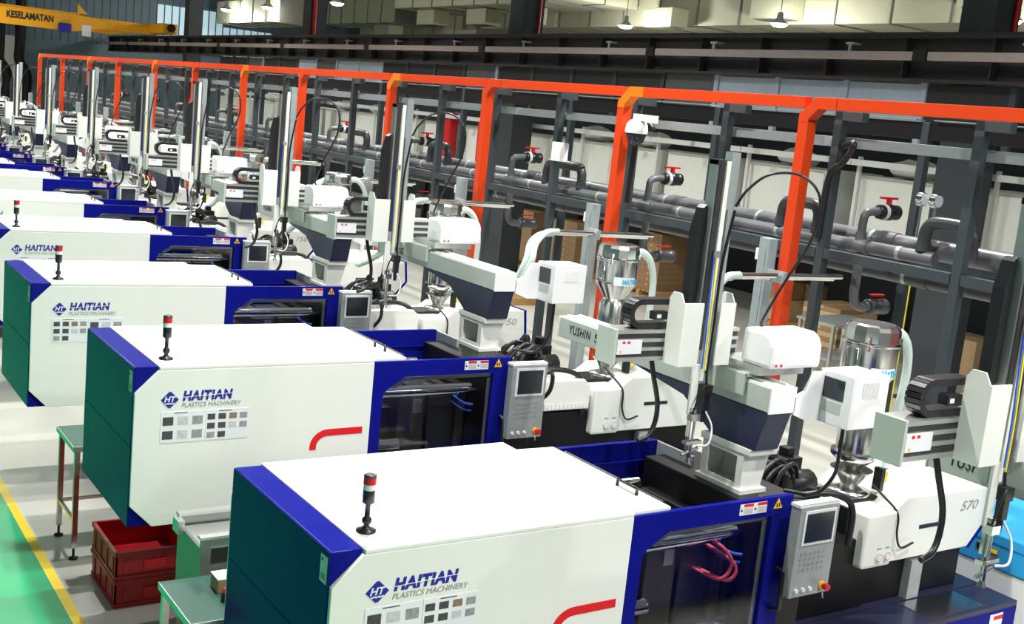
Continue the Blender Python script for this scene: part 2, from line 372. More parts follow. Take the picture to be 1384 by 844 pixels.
    part('water_hose', 'blue_hose', t, MB().tube(spline([(2.42, .34, 1.46), (2.44, .12, 1.43), (2.48, .06, 1.43)]), .008, 6))
    part('ejector_cylinder', 'chrome', t, MB().tube([(1.58, .24, 1.16), (1.98, .24, 1.16)], .05, 12))
    # control panel
    cp = part('control_panel', ['grey_panel', 'white_plastic'], t, MB().box(2.69, 3.0, -.13, -.06, 1.20, 1.76, 0).box(2.685, 3.005, -.12, -.055, 1.752, 1.772, 1).box(3.0, 3.02, -.1, .02, 1.35, 1.74, 1), .004)
    part('display_frame', 'white_plastic', cp, MB().box(2.725, 2.975, -.136, -.13, 1.525, 1.735))
    part('display_screen', 'screen_glass', cp, MB().box(2.742, 2.958, -.139, -.136, 1.542, 1.718))
    keys = MB()
    for i in range(6):
        for j in range(4): keys.box(2.735+i*.036, 2.757+i*.036, -.1325, -.13, 1.36+j*.033, 1.378+j*.033)
    part('key_field', 'grey_vinyl', cp, keys)
    for i in range(3): part('push_button', 'white_plastic', cp, MB().lathe([(.012, -.145), (.012, -.13)], (2.735+i*.055, 0, 1.245), 10, axis='y'))
    es = part('emergency_stop', ['yellow_vinyl', 'red_plastic'], cp, MB().lathe([(.024, -.140), (.024, -.13)], (2.945, 0, 1.25), 14, 0, 'y').lathe([(.021, -.178), (.021, -.155), (.012, -.152), (.012, -.14)], (2.945, 0, 1.25), 14, 1, 'y'))
    part('key_switch', 'chrome', cp, MB().tube([(2.93, -.13, 1.215), (2.93, -.16, 1.215), (2.925, -.165, 1.185)], .006, 6))
    cp.location = (0, 0, .05)
    part('panel_arm', 'white_plastic', t, MB().box(2.86, 2.99, -.06, .12, 1.40, 1.60))
    part('panel_cable', 'black_plastic', t, MB().tube(spline([(2.98, .0, 1.62), (3.10, .02, 1.70), (3.22, .10, 1.66), (3.28, .2, 1.5), (3.26, .35, 1.35)]), .018, 8))
    # injection unit
    part('injection_carriage', 'black_iron', t, MB().box(3.06, 3.95, .34, .86, .77, 1.28).box(3.9, 4.95, .36, .90, .77, 1.10), .01)
    part('support_bracket', 'grey_panel', t, MB().box(4.35, 4.47, .30, .40, .77, 1.06))
    be = 3.26 if retracted else 3.76
    bc = part('barrel_cover', 'white_paint', t, MB().prism([(3.08, 1.31), (3.08, 1.51), (3.12, 1.555), (be-.06, 1.555), (be, 1.50), (be, 1.31)], .29, .86, 'y'), .008)
    vt = MB()
    for i in range(3 if retracted else 16): vt.box(3.11+i*.039, 3.123+i*.039, .280, .29, 1.325, 1.365)
    for i in range(1 if retracted else 7): vt.box(3.14+i*.055, 3.17+i*.055, .36, .46, 1.554, 1.562)
    part('vent_louvres', 'white_paint', bc, vt)
    ic = part('injection_cover', 'white_paint', t, MB().prism([(4.02, 1.09), (4.02, 1.47), (4.09, 1.47), (4.20, 1.545), (5.06, 1.535), (5.09, 1.28), (4.93, 1.09)], .30, .95, 'y').prism([(4.38, 1.53), (4.42, 1.60), (5.0, 1.60), (5.04, 1.53)], .55, .95, 'y'), .008)
    part('gauge_box', 'white_paint', ic, MB().box(3.80, 4.08, .27, .62, 1.085, 1.475), .02)
    part('edge_trim', 'blue_paint', ic, MB().prism([(5.055, 1.54), (5.085, 1.54), (5.115, 1.275), (4.94, 1.075), (4.915, 1.088), (5.085, 1.285)], .296, .955, 'y'))
    for x in (3.945, 4.025):
        g = part('pressure_gauge', ['chrome', 'paper'], ic, MB().lathe([(.028, .255), (.028, .27)], (x, 0, 1.16), 14, 0, 'y').lathe([(.022, .253), (.022, .255)], (x, 0, 1.16), 14, 1, 'y'))
    part('gauge_mark', 'grey_vinyl', ic, MB().box(3.925, 3.965, .268, .27, 1.215, 1.225).box(4.005, 4.045, .268, .27, 1.215, 1.225))
    part('grip_slot', 'black_plastic', ic, MB().box(4.36, 4.62, .296, .30, 1.30, 1.328))
    text('unit_lettering', unit_text, .10, 'grey_vinyl', ic, (4.78, .298, 1.385), NEAR, .25, .0, .19)
    part('throat_block', 'black_iron', t, MB().box(3.78, 4.20, .42, .82, 1.28, 1.47).box(3.86, 4.14, .48, .76, 1.47, 1.50), .008)
    part('motor', 'black_plastic', t, MB().lathe([(.06, 3.44), (.085, 3.46), (.085, 3.64), (.06, 3.66)], (0, .66, 1.60), 12, 0, 'x').box(3.46, 3.64, .60, .84, 1.46, 1.56), 0)
    part('valve_block', 'black_iron', t, MB().box(3.50, 3.66, .74, .90, 1.55, 1.74).box(3.36, 3.48, .72, .86, 1.46, 1.66).box(3.55, 3.62, .78, .86, 1.74, 1.80), .01)
    part('solenoid', 'black_plastic', t, MB().lathe([(.035, 1.66), (.035, 1.80), (.02, 1.83)], (3.42, .79, 0), 10))
    for k in range(6):
        a = .07*k
        part('power_cable', 'black_plastic', t, MB().tube(spline([(3.50+.02*k, .62+.04*k, 1.62+.02*(k % 3)), (3.38-.02*k, .56+.05*k, 1.78-.03*(k % 2)), (3.24-.025*k, .54+.06*k, 1.72-.03*k), (3.14-.01*k, .50+.07*k, 1.5), (3.14, .5+.06*k, 1.25)]), .015, 6))
    part('oil_pipe', 'black_plastic', t, MB().tube(spline([(3.30, .46, 1.60), (3.50, .40, 1.62), (3.66, .36, 1.58), (3.72, .34, 1.48), (3.72, .34, 1.25)]), .022, 8))
    part('sensor_cable', 'black_plastic', t, MB().tube(spline([(3.98, .42, 1.62), (4.02, .36, 1.56), (4.10, .29, 1.45), (4.10, .27, 1.30), (4.16, .27, 1.20), (4.28, .27, 1.22)]), .008, 6))
    # stack light
    sl = part('stack_light', 'black_plastic', t, MB().lathe([(.045, 1.866), (.045, 1.876), (.02, 1.884), (.012, 1.90), (.022, 1.912), (.022, 1.93), (.012, 1.94), (.012, 2.0), (.028, 2.012), (.028, 2.075)], (.24, .18, 0), 14))
    part('clear_lens', 'clear_lens', sl, MB().lathe([(.028, 2.075), (.028, 2.103)], (.24, .18, 0), 14))
    part('red_lens', 'red_plastic', sl, MB().lathe([(.029, 2.103), (.029, 2.137)], (.24, .18, 0), 14))
    part('lens_cap', 'dark_steel', sl, MB().lathe([(.029, 2.137), (.029, 2.146), (.022, 2.150)], (.24, .18, 0), 14))
    return t

# X, Y of each machine's left near corner, and scale
MACH = [(2.01, 1.08, (1, 1, .93)), (2.012, 4.11, (1, 1, .93)), (1.947, 6.879, (1, 1, 1.0)), (1.894, 9.725, (1, 1, 1.008)), (2.142, 12.95, (1, 1, 1.013)),
        (2.087, 15.83, (1, 1, 1.016)), (2.12, 18.95, (1.04, 1, 1.03)), (2.05, 21.9, (1, 1, 1.01)), (2.05, 24.75, (1, 1, 1.01)), (2.05, 27.6, (1, 1, 1.01)), (2.05, 30.45, (1, 1, 1.01)), (2.05, 33.3, (1, 1, 1.01)), (2.05, 36.2, (1, 1, 1.01))]
ORD = ['', 'first', 'second', 'third', 'fourth', 'fifth', 'sixth', 'seventh', 'eighth', 'ninth', 'tenth', 'eleventh', 'twelfth']
protoA = make_machine('570', False, True)
protoB = make_machine('750', False)
protoC = make_machine('750', True)
machines = []
for i, (x, y, sc) in enumerate(MACH):
    m = protoA if i == 1 else protoB if i == 2 else protoC if i == 3 else copy_tree(protoA if i == 0 else protoB)
    m.location = (x, y, 0); m.scale = sc; machines.append(m)
    if i == 0: lb = 'white and blue injection moulding machine out of the picture beside the blue chest'
    elif i == 1: lb = 'white and blue injection moulding machine with pink hoses behind its door, nearest the blue chest'
    elif i == 2: lb = 'white and blue injection moulding machine standing over the red crates'
    else: lb = 'white and blue injection moulding machine, %s in the row counted from the blue chest' % ORD[i]
    tag(m, lb, 'machine', 'injection moulding machines in a row')

# ------------------------------------------------------------------ take-out robots
def make_robot(d, arm_shift=0.0):
    """local origin: near left foot of the riser; d = how far the carriage has run along the beam"""
    t = empty('takeout_robot')
    sec = [(0, .025), (-.005, .235), (.205, .235), (.16, .05), (.16, .025)]
    rs = MB().box(-.02, .19, -.02, .36, 0, .025).prism(sec, 0, .02, 'y').prism(sec, .32, .34, 'y')
    rs.prism([(.148, .025), (.148, .05), (.191, .235), (.205, .235), (.16, .05), (.16, .025)], .02, .32, 'y')
    rs.box(-.004, .008, .02, .05, .025, .235).box(-.004, .008, .29, .32, .025, .235).box(-.004, .008, .05, .29, .025, .05).box(-.004, .008, .05, .29, .21, .235)
    part('riser', 'white_paint', t, rs)
    part('riser_cap', 'white_paint', t, MB().box(-.01, .21, -.05, .36, .235, .275), .004)
    part('pedestal', 'navy_paint', t, MB().prism([(-.07, .275), (-.135, .515), (1.05, .515), (.56, .44), (.28, .275)], -.005, .185, 'x'), .004)
    bolts = MB()
    for i in range(3): bolts.lathe([(.010, -.073), (.010, -.067)], (.05+i*.045, 0, .30), 8, 0, 'y')
    part('pedestal_bolts', 'chrome', t, bolts)
    bm = part('traverse_beam', 'grey_green_paint', t, MB().box(-.01, .18, -.14, 1.88, .517, .655), .004)
    part('beam_top_rail', 'white_paint', bm, MB().box(.0, .17, -.135, 1.87, .655, .664).box(.03, .05, -.12, 1.85, .664, .676).box(.12, .14, -.12, 1.85, .664, .676))
    part('beam_end_plate', 'white_plastic', bm, MB().box(-.015, .185, -.15, -.14, .512, .66))
    part('beam_end_plate', 'white_plastic', bm, MB().box(-.015, .185, 1.88, 1.89, .512, .66))
    text('maker_lettering', 'YUSHIN', .085, 'black_vinyl', bm, (-.0115, 1.76, .565), LEFT, .12, .0002, .24, spacing=1.1)
    text('model_lettering', 'SD-H', .085, 'black_vinyl', bm, (-.0115, 1.47, .563), LEFT, 0, .0004, .21)
    # moving group
    k = d
    part('carriage_saddle', 'grey_green_paint', t, MB().box(-.035, .22, .05+k, .50+k, .676, .70).box(-.04, -.018, .05+k, .45+k, .57, .70).box(-.035, .22, .33+k, .50+k, .664, .72), .004)
    cv = []
    for (yy, zz) in ((-.10, .752), (-.10, .88), (-.075, .93), (-.03, .955), (.14, .955), (.14, .752)): cv.append((yy+k, zz))
    cc = part('motor_cover', 'white_plastic', t, MB().prism(cv, .0, .40, 'x'), .022)
    part('cover_label', ['paper', 'red_vinyl'], cc, MB().box(.02, .11, -.102+k, -.10+k, .762, .79, 0).box(.03, .05, -.103+k, -.102+k, .768, .782, 1).box(.07, .09, -.103+k, -.102+k, .768, .782, 1))
    part('motor_bracket', 'aluminium', t, MB().box(.0, .36, -.02+k, .33+k, .70, .752))
    kb = part('kick_beam', ['aluminium', 'dark_steel'], t, MB().box(-.76, .16, .345+k, .475+k, .722, .897, 1).box(-.76, .16, .333+k, .345+k, .722, .745, 0).box(-.76, .16, .333+k, .345+k, .78, .80, 0).box(-.76, .16, .333+k, .345+k, .83, .85, 0).box(-.76, .16, .33+k, .48+k, .88, .90, 0))
    part('kick_end_plate', 'grey_green_paint', kb, MB().box(-.78, -.76, .325+k, .485+k, .705, .908), .003)
    part('warning_plate', ['paper', 'red_vinyl', 'yellow_vinyl'], kb, MB().box(-.755, -.58, .328+k, .333+k, .765, .845, 0).box(-.72, -.70, .327+k, .328+k, .825, .838, 1).box(-.685, -.665, .327+k, .328+k, .825, .838, 1).box(-.735, -.72, .327+k, .328+k, .772, .785, 2))
    # cable guide loop over the kick beam
    lp = []
    zc, xc, rz = .985, -.58, .068
    path = [(-.36, zc-rz)] + [(xc - rz*math.sin(a), zc - rz*math.cos(a)) for a in [PI*i/10 for i in range(11)]] + [(-.33, zc+rz)]
    gl = MB()
    for i in range(len(path)-1):
        a, b = path[i], path[i+1]
        dx, dz = b[0]-a[0], b[1]-a[1]; L = math.hypot(dx, dz); nx, nz = -dz/L*.016, dx/L*.016
        gl.prism([(a[0]-nx, a[1]-nz), (b[0]-nx, b[1]-nz), (b[0]+nx, b[1]+nz), (a[0]+nx, a[1]+nz)], .36+k, .44+k, 'y')
    part('cable_guide', 'black_plastic', t, gl)
    part('air_cylinder', ['black_plastic', 'paper'], t, MB().box(-.50, -.40, .34+k, .39+k, .955, 1.0, 0).box(-.485, -.455, .338+k, .34+k, .965, .985, 1).tube([(-.40, .365+k, .978), (-.36, .365+k, .978)], .02, 8, 1))
    n0 = len(C.objects)
    for (x0, x1) in ((-.42, -.275), (-.145, -.03)):
        pl = MB().box(x0, x1, .195+k, .205+k, .715, 1.075).prism([(.205+k, .715), (.205+k, 1.075), (.235+k, 1.125), (.30+k, 1.125), (.325+k, 1.09), (.325+k, .715)], x0, x0+.008, 'x') if x0 < -.2 else \
             MB().box(x0, x1, .195+k, .205+k, .715, 1.075).prism([(.205+k, .715), (.205+k, 1.075), (.235+k, 1.125), (.30+k, 1.125), (.325+k, 1.09), (.325+k, .715)], x1-.008, x1, 'x')
        part('arm_plate', 'white_paint', t, pl)
    # vertical arms
    ar = part('main_arm', ['aluminium', 'white_paint', 'dark_steel'], t, MB().box(-.275, -.185, .235+k, .30+k, .62, 1.87, 0).box(-.262, -.222, .228+k, .235+k, .80, 1.86, 2).box(-.215, -.185, .222+k, .235+k, .62, 1.87, 1).box(-.275, -.185, .23+k, .305+k, 1.845, 1.875, 2))
    part('arm_clamp', 'aluminium', ar, MB().box(-.235, -.195, .212+k, .222+k, 1.33, 1.37))
    part('arm_bracket', 'white_paint', ar, MB().box(-.285, -.235, .205+k, .22+k, .43, .72))
    part('sub_arm', 'galvanised', t, MB().box(-.165, -.105, .24+k, .30+k, .66, 1.92))
    part('air_tube', 'blue_hose', ar, MB().tube(spline([(-.232, .212+k, 1.34), (-.238, .20+k, 1.1), (-.24, .19+k, .9), (-.238, .19+k, .7)]), .005, 6))
    part('air_tube', 'yellow_plastic', ar, MB().tube(spline([(-.215, .212+k, 1.33), (-.218, .20+k, 1.1), (-.222, .19+k, .9), (-.222, .19+k, .68)]), .006, 6))
    part('air_tube', 'chrome', t, MB().tube([(-.175, .225+k, 1.60), (-.178, .225+k, .68)], .009, 6))
    lpz = spline([(-.10, .235+k, 1.62), (-.06, .20+k, 1.72), (.02, .12+k, 1.82), (.14, .0+k, 1.83), (.22, -.08+k, 1.72), (.23, -.06+k, 1.5), (.14, .02+k, 1.22), (.10, .10+k, 1.0), (.12, .12+k, .955)])
    part('cable_loop', 'black_plastic', t, MB().tube(lpz, .009, 6))
    part('arm_cable', 'black_plastic', t, MB().tube(spline([(-.10, .235+k, 1.60), (-.145, .232+k, 1.3), (-.15, .232+k, 1.0), (-.155, .232+k, .7), (-.15, .22+k, .55)]), .008, 6))
    # gripper
    gp = part('gripper', ['stainless', 'black_plastic', 'white_paint'], t, MB().box(-.275, -.225, .20+k, .215+k, .30, .47, 0).tube([(-.25, .19+k, .46), (-.25, .19+k, .18)], .014, 8, 0).box(-.30, -.18, .17+k, .21+k, .26, .28, 0).tube([(-.31, .19+k, .20), (-.19, .19+k, .23)], .010, 6, 0).box(-.28, -.22, .165+k, .215+k, .40, .44, 0).lathe([(.022, .15), (.012, .18)], (-.25, .19+k, 0), 8, 0))
    part('gripper_valve', 'black_plastic', gp, MB().box(-.185, -.145, .19+k, .23+k, .45, .56).lathe([(.014, .38), (.018, .45)], (-.165, .21+k, 0), 8).box(-.20, -.14, .18+k, .24+k, .54, .60))
    part('gripper_tube', 'white_plastic', gp, MB().tube(spline([(-.16, .2+k, .45), (-.13, .16+k, .36), (-.17, .13+k, .27), (-.24, .15+k, .26)]), .006, 6))
    part('gripper_tube', 'black_plastic', gp, MB().tube(spline([(-.17, .2+k, .56), (-.22, .17+k, .60), (-.26, .17+k, .52), (-.27, .18+k, .44)]), .006, 6))
    part('arm_cable_guide', 'black_plastic', t, MB().prism([(-.28, 1.62), (-.305, 1.60), (-.335, 1.48), (-.335, 1.06), (-.28, 1.06)], .27+k, .33+k, 'y'))
    for o in list(C.objects)[n0:]:
        if o.parent is t: o.location.x += arm_shift
    part('drop_cable', 'black_plastic', t, MB().tube(spline([(-.44, .40+k, .73), (-.43, .37+k, .62), (-.405, .34+k, .48), (-.41, .33+k, .37), (-.455, .32+k, .29), (-.53, .32+k, .26)]), .015, 7))
    # control box at the near end of the beam
    cb = part('control_box', 'white_plastic', t, MB().box(.40, .71, -.355, -.11, .45, .757), .006)
    part('box_screen', 'screen_glass', cb, MB().box(.397, .40, -.30, -.14, .60, .72))
    part('box_sheet', 'grey_green_paint', cb, MB().box(.3985, .40, -.29, -.16, .52, .585))
    vs_ = MB()
    for i in range(10): vs_.box(.49+i*.014, .495+i*.014, -.361, -.355, .63, .72)
    part('vent_louvres', 'white_plastic', cb, vs_)
    part('box_bracket', 'white_plastic', t, MB().prism([(.18, .50), (.18, .60), (.26, .63), (.32, .74), (.42, .74), (.42, .455), (.30, .455)], -.15, -.125, 'y'))
    part('box_cable', 'black_plastic', t, MB().tube(spline([(.50, -.25, .45), (.50, -.25, .30), (.47, -.26, .15), (.40, -.20, .03), (.25, -.10, .03)]), .012, 6))
    return t
# base X,Y,Z and carriage run of every robot
ROB = [(4.80, 1.45, 1.605, 1.15), (4.71, 4.45, 1.605, 0.0), (4.85, 7.56, 1.727, 0.88)]
runs = [0.55, 0.95, 0.35, 0.8, 0.5, 1.0, 0.3, 0.7, 0.9, 0.4]
for i in range(3, len(MACH)):
    x, y, sc = MACH[i]; ROB.append((x + 2.86*sc[0], y + 0.62, 1.725*sc[2], runs[i-3]))
cache = {}
for i, (x, y, z, d) in enumerate(ROB):
    if d in cache: r = copy_tree(cache[d])
    else: r = make_robot(d, -.07 if i == 2 else 0.03*(i % 3) if i > 2 else 0); cache[d] = r
    r.location = (x, y, z)
    lb = ('white take-out robot with two tall arms beside the blue chest' if i == 0 else
          'white take-out robot on the machine with pink hoses behind its door' if i == 1 else
          'white take-out robot on the machine standing over the red crates' if i == 2 else
          'white take-out robot on the %s machine counted from the blue chest' % ORD[i])
    tag(r, lb, 'robot', 'take-out robots above the machines')

# ------------------------------------------------------------------ hopper loaders
def make_hopper():
    t = empty('hopper_loader')
    part('hopper_flange', 'stainless', t, MB().lathe([(.17, 0), (.17, .02), (.10, .03)], n=20))
    part('hopper_cone', 'stainless', t, MB().lathe([(.07, .02), (.07, .06), (.15, .15), (.17, .16)], n=20))
    part('hopper_bowl', 'stainless', t, MB().lathe([(.06, .16), (.13, .21), (.185, .25), (.185, .28)], n=20))
    part('hopper_body', 'stainless', t, MB().lathe([(.15, .28), (.15, .62), (.10, .68)], n=22))
    ld = part('loader_body', 'stainless', t, MB().lathe([(.09, .62), (.10, .66), (.21, .80), (.215, .82), (.215, 1.02)], n=24))
    part('loader_ring', 'chrome', ld, MB().lathe([(.222, 1.0), (.228, 1.01), (.222, 1.025)], n=24))
    part('loader_lid', 'stainless', ld, MB().lathe([(.218, 1.02), (.214, 1.10), (.200, 1.125), (.17, 1.135), (.05, 1.138)], n=14, smooth=False))
    for a in range(4):
        th = a*PI/2 + .6
        part('lid_clip', 'chrome', ld, MB().box(.215*math.cos(th)-.012, .215*math.cos(th)+.012, .215*math.sin(th)-.012, .215*math.sin(th)+.012, .97, 1.06))
    lb = MB(); 
    for i in range(7):
        a0 = -2.35 + i*.16; a1 = a0+.16; r = .217
        lb.add([(r*math.cos(a0), r*math.sin(a0), .80), (r*math.cos(a1), r*math.sin(a1), .80), (r*math.cos(a1), r*math.sin(a1), .87), (r*math.cos(a0), r*math.sin(a0), .87)], [(0, 1, 2, 3)])
    part('brand_band', 'paper', ld, lb)
    o = text('brand_lettering', 'MATSUI', .06, 'cyan_vinyl', ld, (-.105, -.219, .815), NEAR, 0, .001, .20)
    for v in o.data.vertices:                      # wrap the letters round the drum
        a = (v.co.x - .08) / .219 ; zz = v.co.z
        v.co.x = .105 + .221*math.sin(a); v.co.z = zz + .221*math.cos(a) - .219
        v.co.z = -(.219 - .221*math.cos(a)) + zz
    part('sight_glass', 'smoked_pane', t, MB().box(-.225, -.20, -.06, .03, .85, .97))
    part('sight_frame', 'chrome', t, MB().tube([(-.222, -.07, .84), (-.222, -.07, .98), (-.222, .04, .98), (-.222, .04, .84), (-.222, -.07, .84)], .006, 6))
    part('suction_hose', 'hose_clear', t, MB().tube(spline([(.19, -.02, 1.06), (.30, -.03, 1.06), (.42, -.02, .98), (.52, .02, .82), (.56, .06, .60), (.56, .1, .30), (.55, .1, .10)]), .036, 10))
    part('hose_stub', 'chrome', t, MB().tube([(.12, -.01, 1.06), (.24, -.02, 1.06)], .03, 10))
    part('drain_valve', ['yellow_plastic', 'black_plastic'], t, MB().box(.14, .20, -.2, -.16, .10, .17, 0).box(.10, .14, -.22, -.14, .05, .2, 1))
    return t
hp = make_hopper()
for i in range(1, len(MACH)):
    x, y, sc = MACH[i]
    h = hp if i == 1 else copy_tree(hp); h.scale = (.82, .82, 1)
    h.location = (x + (4.0 if i == 1 else 4.16)*sc[0], y + .62, 1.5*sc[2] if i != 1 else 1.5*.93)
    lb = ('stainless hopper loader on the machine with pink hoses behind its door' if i == 1 else
          'stainless hopper loader on the machine standing over the red crates' if i == 2 else
          'stainless hopper loader on the %s machine counted from the blue chest' % ORD[i])
    tag(h, lb, 'hopper', 'stainless hopper loaders')

# ------------------------------------------------------------------ orange gantry, pipe rack
OX, OZ = 7.647, 4.02
OY = [3.2, 7.04, 9.58, 12.30, 14.90, 18.12, 20.88, 23.72, 26.60, 29.73, 32.64, 35.87, 39.05]
g = tag(empty('orange_gantry', (OX, 20, 0)), 'long orange steel tube frame running above the pipe rack', 'steel frame')
pm = MB().prism([(-.055, 0), (-.055, 3.86), (.02, 3.90), (.055, 3.90), (.055, 0)], -.055, .055, 'x').mesh('post', 'orange_paint', .004)
km = MB().prism([(.055, 3.86), (-.11, 4.02), (-.34, 4.02), (-.34, 3.92), (-.15, 3.92), (-.055, 3.83), (-.055, 3.80), (.055, 3.80)], -.058, .058, 'x').mesh('knee', 'orange_paint', .004)
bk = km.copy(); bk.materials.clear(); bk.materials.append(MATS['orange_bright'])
bpm = MB().box(-.12, .12, -.12, .12, 0, .015).mesh('base_plate', 'orange_paint')
for i, y in enumerate(OY):
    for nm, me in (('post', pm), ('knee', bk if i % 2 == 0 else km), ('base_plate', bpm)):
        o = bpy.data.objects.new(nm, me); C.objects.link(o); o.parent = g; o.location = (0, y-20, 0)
    if i+1 < len(OY):
        part('beam', 'orange_paint', g, MB().box(-.05, .05, y-20+.02, OY[i+1]-20-.34, 3.92, 4.02), .003)
part('beam', 'orange_paint', g, MB().box(-.05, .05, 1.0-20, OY[0]-20-.34, 3.92, 4.02), .003)

rk = tag(empty('pipe_rack', (8.0, 20, 0)), 'dark grey steel rack carrying the grey pipes behind the orange frame', 'steel rack')
RY = [2.9] + [5.563 + 1.413*i for i in range(25)]
fpm = MB().box(-.042, .042, -.042, .042, 0, 3.93).mesh('post', 'rack_grey', .003)
brk = MB().box(-.042, .042, -.26, .042, 3.85, 3.93).mesh('bracket', 'rack_grey', .003)
fbp = MB().box(-.1, .1, -.1, .1, 0, .012).mesh('base_plate', 'rack_grey')
crs = MB().box(0.05, 1.15, -.03, .03, 2.63, 2.69).mesh('cross_member', 'rack_grey')
rpm = MB().box(1.16, 1.24, -.04, .04, 0, 3.93).mesh('post', 'rack_grey', .003)
for i, y in enumerate(RY):
    for nm, me in (('post', fpm), ('bracket', brk), ('base_plate', fbp), ('cross_member', crs)) + ((('post', rpm),) if i % 2 == 0 else ()):
        o = bpy.data.objects.new(nm, me); C.objects.link(o); o.parent = rk; o.location = (0, y-20, 0)
    if i+1 < len(RY):
        y1 = RY[i+1]
        part('lower_beam', 'rack_grey', rk, MB().box(-.045, .045, y-20+.05, y1-20-.05, 2.635, 2.72), .003)
        part('upper_rail', 'galvanised', rk, MB().box(.06, .11, y-20+.0, y1-20-.03, 3.62, 3.71), .003)
        part('rear_beam', 'rack_grey', rk, MB().box(1.16, 1.24, y-20, y1-20, 2.60, 2.68))
        part('cable_tray', 'black_iron', rk, MB().box(1.17, 1.23, y-20, y1-20, 3.77, 3.93))
        part('tray_edge', 'galvanised', rk, MB().box(1.13, 1.27, y-20+.1, y1-20-.1, 3.945, 3.955))

def pipe_line(x, z, r, y0, y1, m, name, label):
    t = tag(empty(name, (x, y0, z)), label, 'pipe')
    part('pipe_run', m, t, MB().tube([(0, 0, 0), (0, y1-y0, 0)], r, 16))
    cl = MB().lathe([(r*1.10, -.09), (r*1.10, .09)], n=16, axis='y').mesh('coupling', m)
    y = y0 + 1.6
    while y < y1:
        o = bpy.data.objects.new('coupling', cl); C.objects.link(o); o.parent = t; o.location = (0, y-y0, 0); y += 2.825
    cs = MB().lathe([(r*1.04, -.02), (r*1.04, .02)], n=16, axis='y').mesh('clamp', 'galvanised')
    y = y0 + .35
    while y < y1:
        o = bpy.data.objects.new('clamp', cs); C.objects.link(o); o.parent = t; o.location = (0, y-y0, 0); y += 1.413
    return t
pipe_line(8.2, 2.780, .058, 5.95, 40, 'pipe_grey', 'water_pipe', 'slimmer grey water pipe at the front of the rack')
pipe_line(8.42, 2.835, .088, 5.0, 40, 'pipe_grey', 'water_pipe', 'thicker grey water pipe at the back of the rack')
pipe_line(8.95, 2.50, .07, 5.0, 40, 'pipe_dark', 'water_pipe', 'dark water pipe hanging under the lower rack beam')

def make_valve():
    t = empty('branch_valve')
    part('branch_pipe', 'pipe_grey', t, MB().tube(spline([(0, 0, .05), (0, 0, .21), (.015, 0, .275), (.07, 0, .305), (.2, 0, .31), (.33, 0, .31)], 4), .038, 12))
    part('tee_collar', 'pipe_grey', t, MB().lathe([(.048, .04), (.048, .12)], n=12))
    part('tee', 'pipe_grey', t, MB().lathe([(.068, -.11), (.068, .11)], n=14, axis='y'))
    v = part('valve_body', 'black_plastic', t, MB().lathe([(.045, .18), (.065, .19), (.065, .23), (.055, .25), (.075, .29), (.075, .34), (.055, .37), (.068, .39), (.068, .43), (.045, .44)], (0, 0, .31), 14, 0, 'x'))
    part('valve_handle', 'red_plastic', v, MB().box(.20, .40, -.025, .025, .425, .445), .004)
    part('valve_stem', 'red_plastic', v, MB().lathe([(.025, .37), (.025, .425)], (.31, 0, 0), 8))
    part('valve_union', 'white_plastic', v, MB().lathe([(.072, .232), (.076, .25), (.072, .268)], (0, 0, .31), 14, 0, 'x'))
    return t
def make_drop():
    t = empty('drop_valve')
    part('drop_pipe', 'pipe_grey', t, MB().tube(spline([(0, 0, -.05), (0, 0, -.25), (0, 0, -.40), (.03, 0, -.49), (.10, 0, -.53), (.2, 0, -.53), (.3, 0, -.53)], 4), .042, 12))
    v = part('valve_body', 'pipe_dark', t, MB().lathe([(.045, .2), (.072, .21), (.072, .26), (.06, .28), (.068, .32), (.06, .37), (.072, .39), (.072, .44), (.045, .45)], (0, 0, -.53), 14, 0, 'x'))
    part('valve_handle', 'red_plastic', v, MB().box(.22, .40, -.02, .02, -.43, -.415))
    return t
def make_loop(h, L):
    t = empty('pipe_loop')
    part('bent_pipe', 'pipe_dark', t, MB().tube(spline([(0, 0, .06), (0, 0, h-.1), (0, -.03, h-.03), (0, -.10, h), (0, -L+.10, h), (0, -L+.03, h-.03), (0, -L, h-.1), (0, -L, .06)], 4), .055, 12))
    part('pipe_collar', 'pipe_dark', t, MB().lathe([(.062, .05), (.062, .13)], n=12)); part('pipe_collar', 'pipe_dark', t, MB().lathe([(.062, .05), (.062, .13)], (0, -L, 0), 12))
    return t
va = make_valve(); dr_ = make_drop()
VY = [6.74, 9.69, 12.45, 15.3, 18.15, 21.0, 23.85, 26.7, 29.5, 32.4]
near_names = ['rack bay with the pressure gauges', 'bay beside the surveillance camera']
bays = ['first', 'second', 'third', 'fourth', 'fifth', 'sixth', 'seventh', 'eighth', 'ninth', 'tenth']
for i, y in enumerate(VY):
    o = va if i == 0 else copy_tree(va); o.location = (8.2, y, 2.780)
    tag(o, 'upright branch valve with red handle on the front pipe, %s from the pressure gauges' % bays[i], 'valve', 'branch valves on the front pipe')
    o = dr_ if i == 0 else copy_tree(dr_); o.location = (8.2, y-.02, 2.76)
    tag(o, 'grey drop pipe with valve under the rack, %s from the pressure gauges' % bays[i], 'valve', 'drop valves under the front pipe')
LY = [(6.08, .45), (7.70, .45), (11.65, .72), (14.6, .5), (17.3, .6), (20.2, .5), (23.0, .6), (26.0, .5)]
for i, (y, L) in enumerate(LY):
    o = make_loop(.30, L); o.location = (8.2, y, 2.78)
    tag(o, 'dark bent pipe loop standing on the front water pipe, %s from the pressure gauges' % bays[i], 'pipe', 'bent pipe loops on the rack')
